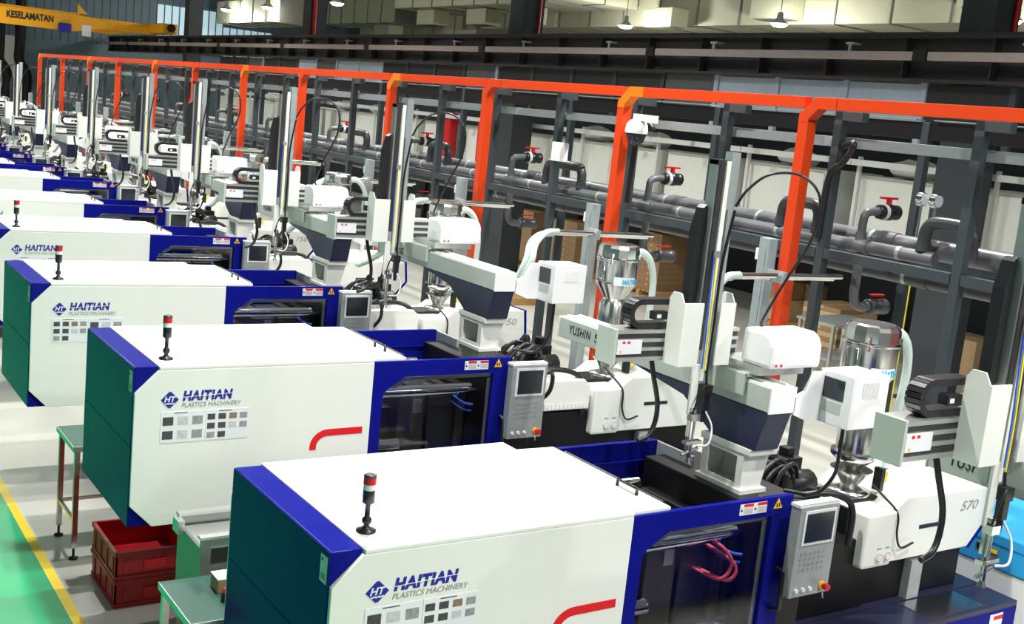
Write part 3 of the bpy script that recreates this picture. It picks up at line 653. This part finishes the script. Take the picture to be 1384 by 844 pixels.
for k, y in enumerate((6.33, 6.19)):
    t = tag(empty('pressure_gauge', (8.42, y, 2.92)), 'round chrome pressure gauge standing on the thick grey pipe', 'gauge', 'pair of pressure gauges')
    part('gauge_stem', 'chrome', t, MB().tube([(0, 0, 0), (0, 0, .28)], .012, 6))
    part('gauge_case', 'chrome', t, MB().lathe([(.055, -.03), (.062, 0), (.062, .03)], (0, 0, .33), 18, 0, 'y'))
    part('gauge_dial', 'paper', t, MB().lathe([(.050, -.034), (.050, -.03)], (0, 0, .33), 18, 0, 'y'))

# conveying stubs with clear hoses
def make_stub():
    t = empty('conveying_pipe')
    part('pipe', 'chrome', t, MB().tube([(6.72, 0, 2.505), (8.0, 0, 2.50)], .024, 10))
    part('pipe', 'chrome', t, MB().tube([(6.78, .09, 2.48), (8.0, .09, 2.47)], .024, 10))
    part('pipe_clamp', 'galvanised', t, MB().box(7.22, 7.26, -.05, .14, 2.44, 2.54))
    for k in range(2):
        part('clear_hose', 'hose_clear', t, MB().tube(spline([(6.76, .09*k, 2.505-.03*k), (6.60, .09*k-.02, 2.49-.03*k), (6.46, .09*k-.06, 2.38), (6.40-.02*k, .07*k-.10, 2.2), (6.36-.02*k, .05*k+.05, 1.95), (6.34, .05*k+.45, 1.72), (6.32, .05*k+.80, 1.58)]), .032, 10))
    return t
st = make_stub()
SY = [6.72, 9.30, 12.02, 14.62, 17.84, 20.6, 23.44, 26.32, 29.45, 32.36]
for i, y in enumerate(SY):
    o = st if i == 0 else copy_tree(st); o.location = (0, y, 0)
    tag(o, 'pair of chrome conveying pipes with clear hoses, %s from the pressure gauges' % bays[i], 'pipe', 'conveying pipes reaching out from the rack')
tr = MB().box(-.05, .05, -.06, .06, 0, 2.78).mesh('trunking_body', 'galvanised', .003)
tl_ = MB().box(-.056, -.05, -.03, .03, .1, 2.7).mesh('trunking_cover', 'galvanised')
tk = MB().box(-.04, .04, .06, .10, 2.58, 2.68).mesh('junction_tab', 'paper')
for i, y in enumerate(OY[1:]):
    t = tag(empty('cable_trunking', (7.40, y+.02, 0)), 'upright galvanised cable trunking, by the %s orange post from the pressure gauges' % ORD[i+1], 'trunking', 'cable trunkings beside the orange posts')
    for nm, me in (('trunking_body', tr), ('trunking_cover', tl_), ('junction_tab', tk)):
        o = bpy.data.objects.new(nm, me); C.objects.link(o); o.parent = t
# surveillance camera on the rack post by the second orange post
sc_ = tag(empty('surveillance_camera', (7.66, 9.36, 3.55)), 'white dome surveillance camera on the orange post', 'camera')
part('dome_shell', 'camera_white', sc_, MB().lathe([(.115, 0), (.12, .03), (.11, .09), (.08, .13), (.03, .15)], n=18))
part('dome_lens', 'screen_glass', sc_, MB().lathe([(.01, -.13), (.05, -.12), (.085, -.08), (.105, -.02), (.11, 0)], n=18))
part('camera_arm', 'camera_white', sc_, MB().box(-.04, .25, -.03, .03, .12, .20).box(-.03, .04, -.16, .0, .13, .19))
jb = tag(MB().box(-.06, .06, -.09, .09, 0, .22).build('junction_box', 'camera_white', None, .01, (7.93, 11.05, 3.13)), 'white junction box fixed to a rack post', 'junction box')
hc = tag(MB().tube(spline([(8.0, 6.95, 3.62), (8.0, 6.80, 3.66), (7.97, 6.86, 3.5), (7.95, 6.98, 3.35), (7.94, 7.0, 2.8)]), .03, 8).build('corrugated_conduit', 'black_plastic'), 'black conduit bending down a rack post by the gauges', 'conduit')
hc2 = tag(MB().tube(spline([(8.05, 9.55, 3.60), (8.0, 9.62, 3.66), (7.93, 9.66, 3.56), (7.92, 9.68, 3.35), (7.92, 9.70, 2.8)]), .03, 8).build('corrugated_conduit', 'black_plastic'), 'black conduit bending down behind the surveillance camera', 'conduit')

# ------------------------------------------------------------------ crane runway, columns
GX = 14.3
rg = tag(empty('runway_girder', (GX, 20, 0)), 'dark brown crane runway girder with web stiffeners', 'girder')
part('web', 'girder_brown', rg, MB().box(-.01, .01, -26, 37, 4.72, 5.30))
part('top_flange', 'girder_brown', rg, MB().box(-.2, .2, -26, 37, 5.30, 5.34))
part('bottom_flange', 'girder_brown', rg, MB().box(-.2, .2, -26, 37, 4.68, 4.72))
sm = MB().box(-.18, -.01, -.012, .012, 4.72, 5.30).mesh('stiffener', 'girder_brown')
for i in range(42):
    o = bpy.data.objects.new('stiffener', sm); C.objects.link(o); o.parent = rg; o.location = (0, 9.87 - 1.465*3 + 1.465*i - 20, 0)
part('crane_rail', 'dark_steel', rg, MB().box(-.04, .04, -26, 37, 5.34, 5.40))
cdr = tag(empty('conductor_rail', (13.92, 20, 0)), 'long grey conductor rail in front of the runway girder', 'rail')
for i in range(10):
    y0 = 4.9 + 5.96*i - 20
    part('rail_section', 'conductor_grey', cdr, MB().box(-.04, .04, y0+.12, y0+5.84, 4.96, 5.08), .004)
    part('joint_block', 'black_plastic', cdr, MB().box(-.07, .07, y0-.11, y0+.11, 4.95, 5.10))
    for q in (1.3, 4.3): part('rail_hanger', 'galvanised', cdr, MB().box(-.02, .02, y0+q, y0+q+.04, 5.08, 5.18).box(-.02, .14, y0+q-.06, y0+q+.10, 5.18, 5.21))
def column(y, m, label, w_=.28):
    t = tag(empty('steel_column', (14.75, y, 0)), label, 'column', 'steel columns under the crane runway')
    part('flange', m, t, MB().box(-w_, -w_+.03, -w_, w_, 0, 12)); part('flange', m, t, MB().box(w_-.03, w_, -w_, w_, 0, 12))
    part('web', m, t, MB().box(-w_+.03, w_-.03, -.015, .015, 0, 12)); part('base_plate', m, t, MB().box(-w_-.1, w_+.1, -w_-.1, w_+.1, 0, .03))
    part('side_plate', m, t, MB().box(-w_+.03, w_-.03, -w_+.005, -w_+.015, 0, 12))
column(10.45, 'column_dark', 'dark steel column behind the pressure gauges')
column(22.4, 'column_dark', 'dark steel column beside the stacked cream ducts')
column(34.35, 'column_dark', 'dark steel column with a broad red pipe on it')
column(46.3, 'column_dark', 'dark steel column in front of the yellow crane')
rp_ = tag(MB().tube([(14.60, 34.01, 5.45), (14.60, 34.01, 12)], .06, 8).build('fire_pipe', 'red_plastic'), 'broad red upright pipe fixed to a dark steel column', 'pipe')
for y, lb in ((22.4, 'thin red upright pipe beside the dark column at the ducts'), (10.45, 'thin red upright pipe beside the dark column at the gauges')):
    tag(MB().tube([(14.9, y-.31, 5.45), (14.9, y-.31, 12)], .03, 8).build('fire_pipe', 'red_plastic'), lb, 'pipe')
# panels under the girder
ORD22 = ORD[1:] + ['thirteenth', 'fourteenth', 'fifteenth', 'sixteenth', 'seventeenth', 'eighteenth', 'nineteenth', 'twentieth', 'twenty-first', 'twenty-second']
for i in range(22):
    y = 9.6 + 1.465*i
    pale = i in (1, 2, 3, 13, 14, 16)
    mid = i in (4, 9, 15, 19)
    t = tag(empty('clerestory_panel', (14.36, y, 4.0)), ('pale blue grey' if pale else 'mid grey' if mid else 'dark grey') + ' panel under the runway girder, %s from the gauges column' % ORD22[i], 'panel', 'upper panels under the girder')
    part('panel_sheet', 'panel_pale' if pale else 'panel_grey' if mid else 'wall_dark', t, MB().box(0, .02, .06, 1.40, 0, .66))
    part('upright', 'panel_pale' if pale or mid else 'rack_grey', t, MB().box(-.03, .05, -.05, .05, -.2, .68))

# ------------------------------------------------------------------ yellow overhead crane
cr = tag(empty('overhead_crane', (5, 50, 5.44)), 'yellow overhead travelling crane with safety lettering', 'crane')
part('main_girder', 'crane_yellow', cr, MB().prism([(-9, -.28), (-9, .42), (6.0, .42), (7.2, .25), (7.2, -.05), (6.0, -.28)], -.25, .25, 'y'), .01)
part('girder_flange', 'crane_yellow', cr, MB().box(-9, 6.2, -.32, .32, .42, .45))
part('end_carriage', 'crane_yellow', cr, MB().box(9.0, 9.6, -2.2, 2.2, .02, .42), .02)
part('rear_girder', 'crane_yellow', cr, MB().prism([(-9, -.15), (-9, .45), (9.1, .45), (9.1, .05), (8.0, -.15)], 1.7, 2.1, 'y'), .01)
part('link_girder', 'crane_yellow', cr, MB().box(7.0, 9.2, -.22, .22, -.03, .26))
part('bumper_plate', 'crane_yellow', cr, MB().prism([(6.1, .45), (6.1, .85), (6.5, .45)], -.28, -.25, 'y'))
part('hoist_trolley', 'blue_vinyl', cr, MB().box(5.35, 5.85, -.55, -.3, -.38, .0), .06)
part('trolley_tag', 'paper', cr, MB().box(6.3, 6.65, -.30, -.26, -.42, .02))
part('hanging_bumper', 'black_plastic', cr, MB().lathe([(.16, 0), (.16, .2)], (9.3, -2.4, .24), 10, 0, 'y'))
text('safety_lettering', 'KESELAMATAN', .36, 'black_vinyl', cr, (3.45, -.262, -.02), NEAR, 0, .014, 1.75)

# ------------------------------------------------------------------ air ducts of the next bay
def duct_run(name, label, x0, x1, y0, y1, z0, z1, seg, axis, m='duct_cream'):
    t = tag(empty(name, (x0, y0, z0)), label, 'duct')
    if axis == 'y':
        n = max(1, round((y1-y0)/seg)); s = (y1-y0)/n
        a = MB().box(0, x1-x0, .02, s-.02, 0, z1-z0).mesh('duct_section', m, .01); f_ = MB().box(-.03, x1-x0+.03, -.02, .02, -.03, z1-z0+.03).mesh('duct_flange', 'duct_dark')
        L = [(0, i*s, 0) for i in range(n)]
    else:
        n = max(1, round((x1-x0)/seg)); s = (x1-x0)/n
        a = MB().box(.02, s-.02, 0, y1-y0, 0, z1-z0).mesh('duct_section', m, .01); f_ = MB().box(-.02, .02, -.03, y1-y0+.03, -.03, z1-z0+.03).mesh('duct_flange', 'duct_dark')
        L = [(i*s, 0, 0) for i in range(n)]
    for p in L:
        for nm, me in (('duct_section', a), ('duct_flange', f_)):
            o = bpy.data.objects.new(nm, me); C.objects.link(o); o.parent = t; o.location = p
    for p in L[::3]:
        part('hanger_rod', 'dark_steel', t, MB().tube([(p[0]+.4, p[1]+.4, z1-z0-.01), (p[0]+.4, p[1]+.4, 12.0-z0)], .02, 6))
    return t
duct_run('air_duct', 'long cream air duct running below the roof of the next bay', 26.6, 29.0, 6, 44, 7.2, 8.6, 1.95, 'y')
duct_run('air_duct', 'lower cream air duct beside the column with the broad red pipe', 26.6, 29.0, 44.2, 56, 6.9, 8.5, 2.0, 'y')
duct_run('air_duct', 'cream cross duct ending above the runway girder', 20.5, 26.4, 33.0, 34.3, 7.75, 8.9, 1.6, 'x')
duct_run('air_duct', 'cream upper duct stepping out over the long duct', 23.9, 26.4, 35.0, 47, 7.75, 8.9, 1.7, 'y')
duct_run('air_duct', 'second cream cross duct ending above the runway girder', 19.5, 26.4, 20.5, 21.6, 7.85, 8.9, 1.6, 'x')
duct_run('air_duct', 'far cream duct running behind the other ducts', 33.0, 35.5, 8, 56, 8.7, 10.6, 2.4, 'y')
duct_run('air_duct', 'short dark mouthed cream duct near the end wall', 18.6, 20.4, 47, 55, 6.5, 7.5, 1.5, 'y')
duct_run('air_duct', 'stepped cream duct beside the dark column at the ducts', 24.2, 26.0, 47.4, 56, 7.2, 8.3, 1.5, 'y')
OL = [(25.82, 18.6, 7.5), (25.82, 26.0, 7.3), (25.845, 31.2, 7.1), (24.5, 37.7, 7.1), (24.6, 41.1, 7.1), (24.4, 45.0, 7.1), (24.6, 49.5, 6.55)]
for i, (x, y, z) in enumerate(OL):
    t = tag(empty('duct_outlet', (x, y, z)), 'cream box shaped duct outlet, %s counted from the column behind the gauges' % ORD[i+1], 'vent', 'duct outlets under the cream ducts')
    part('outlet_box', 'duct_cream', t, MB().box(0, .75, -.75, .75, 0, .62), .01)
    if i < 3: part('outlet_neck', 'duct_cream', t, MB().box(.75, .79, -.3, .3, .1, .5))
    part('grille', 'duct_dark', t, MB().box(.08, .67, -.65, .65, -.02, 0))
for i, (y, z) in enumerate(((18.0, 5.95), (27.0, 5.95), (36.0, 5.95))):
    t = tag(empty('roof_truss_brace', (34.4, y*1.3, 0)), 'thin grey roof brace crossing the cream wall', 'brace', 'roof braces')
    part('brace_bar', 'rack_grey', t, MB().tube([(2.9, -1.2, 5.6), (2.9, 0.6, 7.4)], .05, 6)); part('brace_bar', 'rack_grey', t, MB().tube([(2.9, 2.2, 5.6), (2.9, 2.2, 8.0)], .06, 6))
for y in (13.2, 14.0, 25.5): tag(MB().tube([(37.4, y*1.85, 0), (37.4, y*1.85, 12)], .11, 8).build('wall_pipe', 'red_plastic'), 'red upright pipe on the cream upper wall', 'pipe', 'red pipes on the cream wall')

# ------------------------------------------------------------------ mezzanine with white cabinets
mz = tag(empty('mezzanine', (15.5, 20, 0)), 'dark steel mezzanine carrying the white cabinets', 'platform')
part('deck', 'black_iron', mz, MB().box(0, 3.0, -13, 29, 1.98, 2.1))
pmz = MB().box(-.07, .07, -.07, .07, 0, 1.98).mesh('post', 'column_dark')
for i in range(10):
    o = bpy.data.objects.new('post', pmz); C.objects.link(o); o.parent = mz; o.location = (2.8, -12.5+4.2*i, 0)
hr = tag(empty('white_guard_rail', (15.3, 20, 0)), 'white guard rail along the front of the cabinets', 'rail')
rp2 = MB().box(-.03, .03, -.03, .03, 2.1, 3.52).mesh('rail_post', 'rail_white')
for i in range(16):
    o = bpy.data.objects.new('rail_post', rp2); C.objects.link(o); o.parent = hr; o.location = (.22, -12.2+2.6*i, 0)
    part('rail_bar', 'rail_white', hr, MB().box(-.03, .03, -12.2+2.6*i-.0, -12.2+2.6*i+2.58, 3.37, 3.47))
cbm = {}
y = 7.4; k = 0
sizes = [(1.9, .35), (1.55, .30), (1.55, .75), (2.0, .22), (2.0, .2), (1.4, .25), (2.0, .3), (1.6, .3), (2.1, .35), (1.8, .3), (1.8, .4), (1.9, .3), (2.0, .3), (1.8, .3), (1.9, .3), (1.6, .5), (2.0, .3), (1.7, .4)]
for L, gap in sizes:
    t = tag(empty('white_cabinet', (15.65, y, 2.1)), 'large white cabinet on the mezzanine, %s from the pressure gauges' % ORD22[k], 'cabinet', 'white cabinets on the mezzanine')
    part('cabinet_body', 'cabinet_white', t, MB().box(0, 1.5, 0, L, 0, 1.12), .015)
    part('cabinet_door', 'cabinet_white', t, MB().box(-.02, 0, .04, L-.04, .05, 1.07), .006)
    part('cabinet_plinth', 'black_iron', t, MB().box(.05, 1.4, .05, L-.05, 0, .02))
    if k % 3 != 1:
        s = tag(empty('material_sack', (16.0, y+L*.5, 3.22)), 'white plastic sack lying on the %s cabinet from the pressure gauges' % ORD22[k], 'sack', 'white sacks on the cabinets')
        b = MB(); n, mrow = 12, 7
        vs2 = []
        for a in range(mrow):
            for c in range(n):
                u = a/(mrow-1)*2-1; th = 2*PI*c/n; rr = math.sqrt(max(.02, 1-u**4)); h = .13+.05*random.random()
                vs2.append((.28*rr*math.cos(th)*(1+.12*random.random()), u*.42, max(0, h+h*math.sin(th)*rr)))
        fs2 = [(a*n+c, a*n+(c+1) % n, (a+1)*n+(c+1) % n, (a+1)*n+c) for a in range(mrow-1) for c in range(n)]
        b.add(vs2, fs2, 0, True); part('sack_body', 'sack_white', s, b)
    y += L + gap; k += 1
for yy, lb in ((24.3, 'tall red cabinet before the white cabinets, further from the bent pipes'), (26.4, 'tall red cabinet before the white cabinets, beside the other red cabinet')):
    t = tag(empty('red_cabinet', (15.36, yy, 2.1)), lb, 'cabinet'); part('cabinet_body', 'red_plastic', t, MB().box(0, .2, 0, .75, 0, 1.42), .01); part('cabinet_door', 'red_plastic', t, MB().box(-.015, 0, .04, .71, .05, 1.37), .005)

# ------------------------------------------------------------------ pallets, cartons
def pallet():
    t = empty('wooden_pallet')
    for i in range(7): part('deck_board', 'pallet_wood', t, MB().box(-.6, .6, -.5+i*.15, -.4+i*.15, .12, .145))
    for y in (-.5, -.02, .40): part('runner', 'pallet_wood', t, MB().box(-.6, .6, y, y+.1, 0, .12))
    return t
pal = pallet(); PL = [(16.4, 23.3), (16.5, 21.7), (16.9, 19.2), (17.4, 15.7), (16.3, 13.6), (16.6, 25.3), (12.2, 18.6), (17.0, 11.4)]
pl_lab = ['under film wrapped goods beneath the mezzanine', 'under the tall brown flat cartons beneath the mezzanine', 'under the neat column of brown cartons', 'with a few open brown cartons beside the yellow line', 'with stacked brown boards near the dark column', 'half hidden behind the conveying hoses', 'standing alone on the cream floor behind the rack', 'with pale cartons behind the dark column']
def carton(x, y, z, a, b, h, m, label, grp):
    t = tag(empty('cardboard_carton', (x, y, z)), label, 'carton', grp)
    part('carton_body', m, t, MB().box(-a/2, a/2, -b/2, b/2, 0, h), .006)
    part('carton_tape', 'cardboard_pale', t, MB().box(-a/2-.001, a/2+.001, -.03, .03, h-.05, h+.002))
for i, (x, y) in enumerate(PL):
    p_ = pal if i == 0 else copy_tree(pal); p_.location = (x, y, 0)
    tag(p_, 'wooden pallet ' + pl_lab[i], 'pallet', 'wooden pallets')
    if i == 0:
        for k in range(3): carton(x-.28+.02*k, y+.05, .145+.4*k, .55, .85, .398, 'cardboard', 'brown carton in the film wrapped stack beneath the mezzanine, %s from the pallet' % (['lowest', 'second', 'third', 'fourth', 'fifth', 'sixth', 'seventh', 'eighth', 'ninth', 'tenth'][k]), 'cartons on pallets')
        s = tag(MB().box(.02, .58, -.45, .5, 0, 1.05).build('wrapped_bundle', 'wrap_film', None, .06, (x, y, .145)), 'bundle in clear film on the pallet beneath the mezzanine', 'bundle')
    elif i == 1:
        for k in range(9): carton(x, y, .145+.13*k, 1.05, .9, .128, 'cardboard', 'flat brown carton in the tall stack beneath the mezzanine, %s from the pallet' % (['lowest', 'second', 'third', 'fourth', 'fifth', 'sixth', 'seventh', 'eighth', 'ninth', 'tenth'][k]), 'flat cartons in the tall stack')
    elif i == 2:
        for k in range(10): carton(x, y, .145+.125*k, .8, .7, .123, 'cardboard', 'brown carton in the neat column behind the drop valves, %s from the pallet' % (['lowest', 'second', 'third', 'fourth', 'fifth', 'sixth', 'seventh', 'eighth', 'ninth', 'tenth'][k]), 'cartons in the neat column')
    elif i == 3:
        carton(x-.2, y+.1, .145, .6, .6, .42, 'cardboard_pale', 'pale brown carton on the pallet beside the yellow line, lower one', 'cartons on pallets'); carton(x+.3, y-.15, .145, .35, .5, .75, 'cardboard', 'tall brown carton on the pallet beside the yellow line', 'cartons on pallets')
        carton(x-.2, y+.1, .567, .55, .5, .35, 'cardboard', 'brown carton standing on the pale carton beside the yellow line', 'cartons on pallets')
    elif i == 4:
        for k in range(8): carton(x, y, .145+.09*k, 1.0, .85, .088, 'cardboard' if k % 2 else 'cardboard_pale', 'flat brown board bundle near the dark column, %s from the pallet' % (['lowest', 'second', 'third', 'fourth', 'fifth', 'sixth', 'seventh', 'eighth', 'ninth', 'tenth'][k]), 'board bundles')
    elif i == 5:
        for k in range(3): carton(x, y, .145+.36*k, 1.0, .9, .358, 'cardboard', 'brown carton in the stack behind the conveying hoses, %s from the pallet' % (['lowest', 'second', 'third', 'fourth', 'fifth', 'sixth', 'seventh', 'eighth', 'ninth', 'tenth'][k]), 'cartons on pallets')
    elif i == 7:
        carton(x, y, .145, .8, .8, .6, 'cardboard_pale', 'pale carton on the pallet behind the dark column', 'cartons on pallets')
tag(MB().tube([(11.2, 8.42, 0), (11.2, 8.42, 2.2)], .026, 8).build('bollard_pole', 'yellow_plastic'), 'slim yellow pole in front of the dark column', 'pole')
t = tag(empty('steel_bench', (14.9, 12.4, 0)), 'grey steel bench with open frame near the dark column', 'bench')
part('bench_top', 'grey_panel', t, MB().box(-.6, .6, -.4, .4, .82, .86))
for sx in (-.55, .55):
    for sy in (-.35, .35): part('leg', 'aluminium', t, MB().box(sx-.025, sx+.025, sy-.025, sy+.025, 0, .82))
part('lower_shelf', 'grey_panel', t, MB().box(-.55, .55, -.35, .35, .25, .28))

# ------------------------------------------------------------------ things on the walkway side
def crate(z, top):
    t = empty('red_crate', (2.33, 7.83, z))
    b = MB(); X, Y, H = .27, .31, .20
    b.box(-X, X, -Y, Y, 0, .012)
    for s in (-1, 1):
        b.box(s*X-(.012 if s > 0 else 0), s*X+(0 if s > 0 else .012), -Y, Y, 0, H); b.box(-X, X, s*Y-(.012 if s > 0 else 0), s*Y+(0 if s > 0 else .012), 0, H)
    part('crate_shell', 'red_crate', t, b)
    rim = MB().box(-X-.012, X+.012, -Y-.012, -Y, H-.03, H).box(-X-.012, X+.012, Y, Y+.012, H-.03, H).box(-X-.012, -X, -Y, Y, H-.03, H).box(X, X+.012, -Y, Y, H-.03, H)
    part('crate_rim', 'red_crate', t, rim)
    part('base_rim', 'red_crate', t, MB().box(-X-.008, X+.008, -Y-.008, -Y, 0, .03).box(-X-.008, -X, -Y, Y, 0, .03))
    for i in range(4): part('side_rib', 'red_crate', t, MB().box(-X+.06+i*.14-.006, -X+.06+i*.14+.006, -Y-.008, -Y, .03, H-.03))
    for i in range(4): part('side_rib', 'red_crate', t, MB().box(-X-.008, -X, -Y+.06+i*.16-.006, -Y+.06+i*.16+.006, .03, H-.03))
    part('card_holder', 'red_vinyl', t, MB().box(-.08, .07, -Y-.010, -Y-.004, .06, .13))
    return t
tag(crate(.0, False), 'red plastic crate under the machine, lower of the stack of two', 'crate', 'red crates')
tag(crate(.202, True), 'red plastic crate under the machine, upper of the stack of two', 'crate', 'red crates')
def table(x, y, z, L, label):
    t = tag(empty('work_table', (x, y, 0)), label, 'table')
    part('table_top', 'table_green', t, MB().box(0, L, 0, .56, z-.02, z), .004)
    part('edge_band', 'aluminium', t, MB().box(-.006, 0, 0, .56, z-.04, z).box(0, L, -.006, 0, z-.04, z))
    for xx in (.03, L-.03):
        for yy in (.03, .53):
            l = part('leg', 'stainless', t, MB().box(xx-.019, xx+.019, yy-.019, yy+.019, .09, z-.02))
            part('leg_foot', 'black_plastic', l, MB().lathe([(.035, 0), (.035, .012), (.010, .02), (.010, .09)], (xx, yy, 0), 10))
    for xx in (.03, L-.03): part('stretcher', 'stainless', t, MB().box(xx-.012, xx+.012, .05, .51, .28, .305))
    part('stretcher', 'stainless', t, MB().box(.05, L-.05, .52, .54, .28, .305))
    return t
table(1.97, 8.43, .885, 1.2, 'work table with dark green top and steel legs next to the red crates')
table(1.86, 5.36, .885, 1.2, 'work table with dark green top beside the stainless conveyor frame')
t = tag(empty('conveyor_frame', (2.12, 6.02, 0)), 'stainless conveyor frame with open top between two machines', 'conveyor')
part('side_plate', 'frame_steel', t, MB().box(0, 2.2, 0, .02, .45, .90).box(0, 2.2, 0, .02, 1.01, 1.06).box(0, .06, 0, .02, .90, 1.01).box(.9, 2.2, 0, .02, .90, 1.01)); part('side_plate', 'frame_steel', t, MB().box(0, 2.2, .40, .42, .45, 1.06))
part('end_plate', 'frame_steel', t, MB().box(0, .02, .02, .40, .45, 1.0)); part('belt', 'aluminium', t, MB().box(.02, 2.2, .04, .38, .98, 1.0))
part('top_rim', 'aluminium', t, MB().box(-.01, 2.2, -.02, .04, 1.06, 1.075)); part('top_rim', 'aluminium', t, MB().box(-.01, 2.2, .38, .44, 1.06, 1.075))
part('corner_clamp', 'aluminium', t, MB().box(-.04, .0, .30, .40, .98, 1.06))
for xx in (.04, 2.1):
    for yy in (.02, .38): part('leg', 'stainless', t, MB().box(xx-.02, xx+.02, yy-.02+.01, yy+.02+.01, 0, .45))
s = tag(empty('carton_box', (2.16, 5.72, .885)), 'small beige box on the green work table', 'box')
part('box_body', 'cardboard_pale', s, MB().box(-.06, .06, -.06, .06, 0, .075), .004); part('box_lid', 'paper', s, MB().box(-.062, .062, -.062, .062, .075, .082))
s = tag(empty('stop_button', (2.12, 5.56, .885)), 'red push button with dark base on the green work table', 'button')
part('button_base', 'black_plastic', s, MB().lathe([(.035, 0), (.035, .04), (.028, .045)], n=14)); part('button_head', 'red_plastic', s, MB().lathe([(.03, .045), (.03, .065), (.02, .075)], n=14))
# light blue chest
t = tag(empty('blue_chest', (7.38, 3.45, 0)), 'light blue and white chest at the right end of the machine row', 'chest')
part('chest_base', 'white_paint', t, MB().box(0, 1.0, 0, 1.6, 0, .78), .01)
ld = part('chest_lid', 'chest_blue', t, MB().box(-.01, 1.01, -.01, 1.61, .78, 1.035), .012)
part('lid_rim', 'chest_blue', ld, MB().box(-.016, -.01, -.01, 1.61, .96, 1.025))
part('lid_latch', ['aluminium', 'black_plastic', 'yellow_plastic'], ld, MB().box(-.016, -.01, .98, 1.16, .875, .925, 0).box(-.018, -.016, 1.09, 1.15, .88, .92, 1).box(-.018, -.016, .99, 1.08, .885, .915, 2))
for q in (1.15, 1.35): part('lid_bracket', 'black_plastic', ld, MB().box(.12, .20, q, q+.05, 1.035, 1.045))

# black exhaust pipes by the end wall
for (x, y), lb in (((9.6, 56.2), 'black exhaust pipe bending down at the end of the row, beside the white wall'), ((10.5, 56.6), 'black exhaust pipe bending down at the end of the row, beside the orange frame')):
    t = tag(empty('exhaust_pipe', (x, y, 0)), lb, 'pipe')
    part('pipe_run', 'black_iron', t, MB().tube(spline([(0, 0, 0), (0, 0, 2.2), (.05, 0, 2.7), (.0, 0, 3.3), (-.3, 0, 3.8), (-.3, 0, 4.6), (-.3, 0, 6.5)]), .22, 12))
    part('flange', 'dark_steel', t, MB().lathe([(.28, 1.2), (.28, 1.28)], n=14))
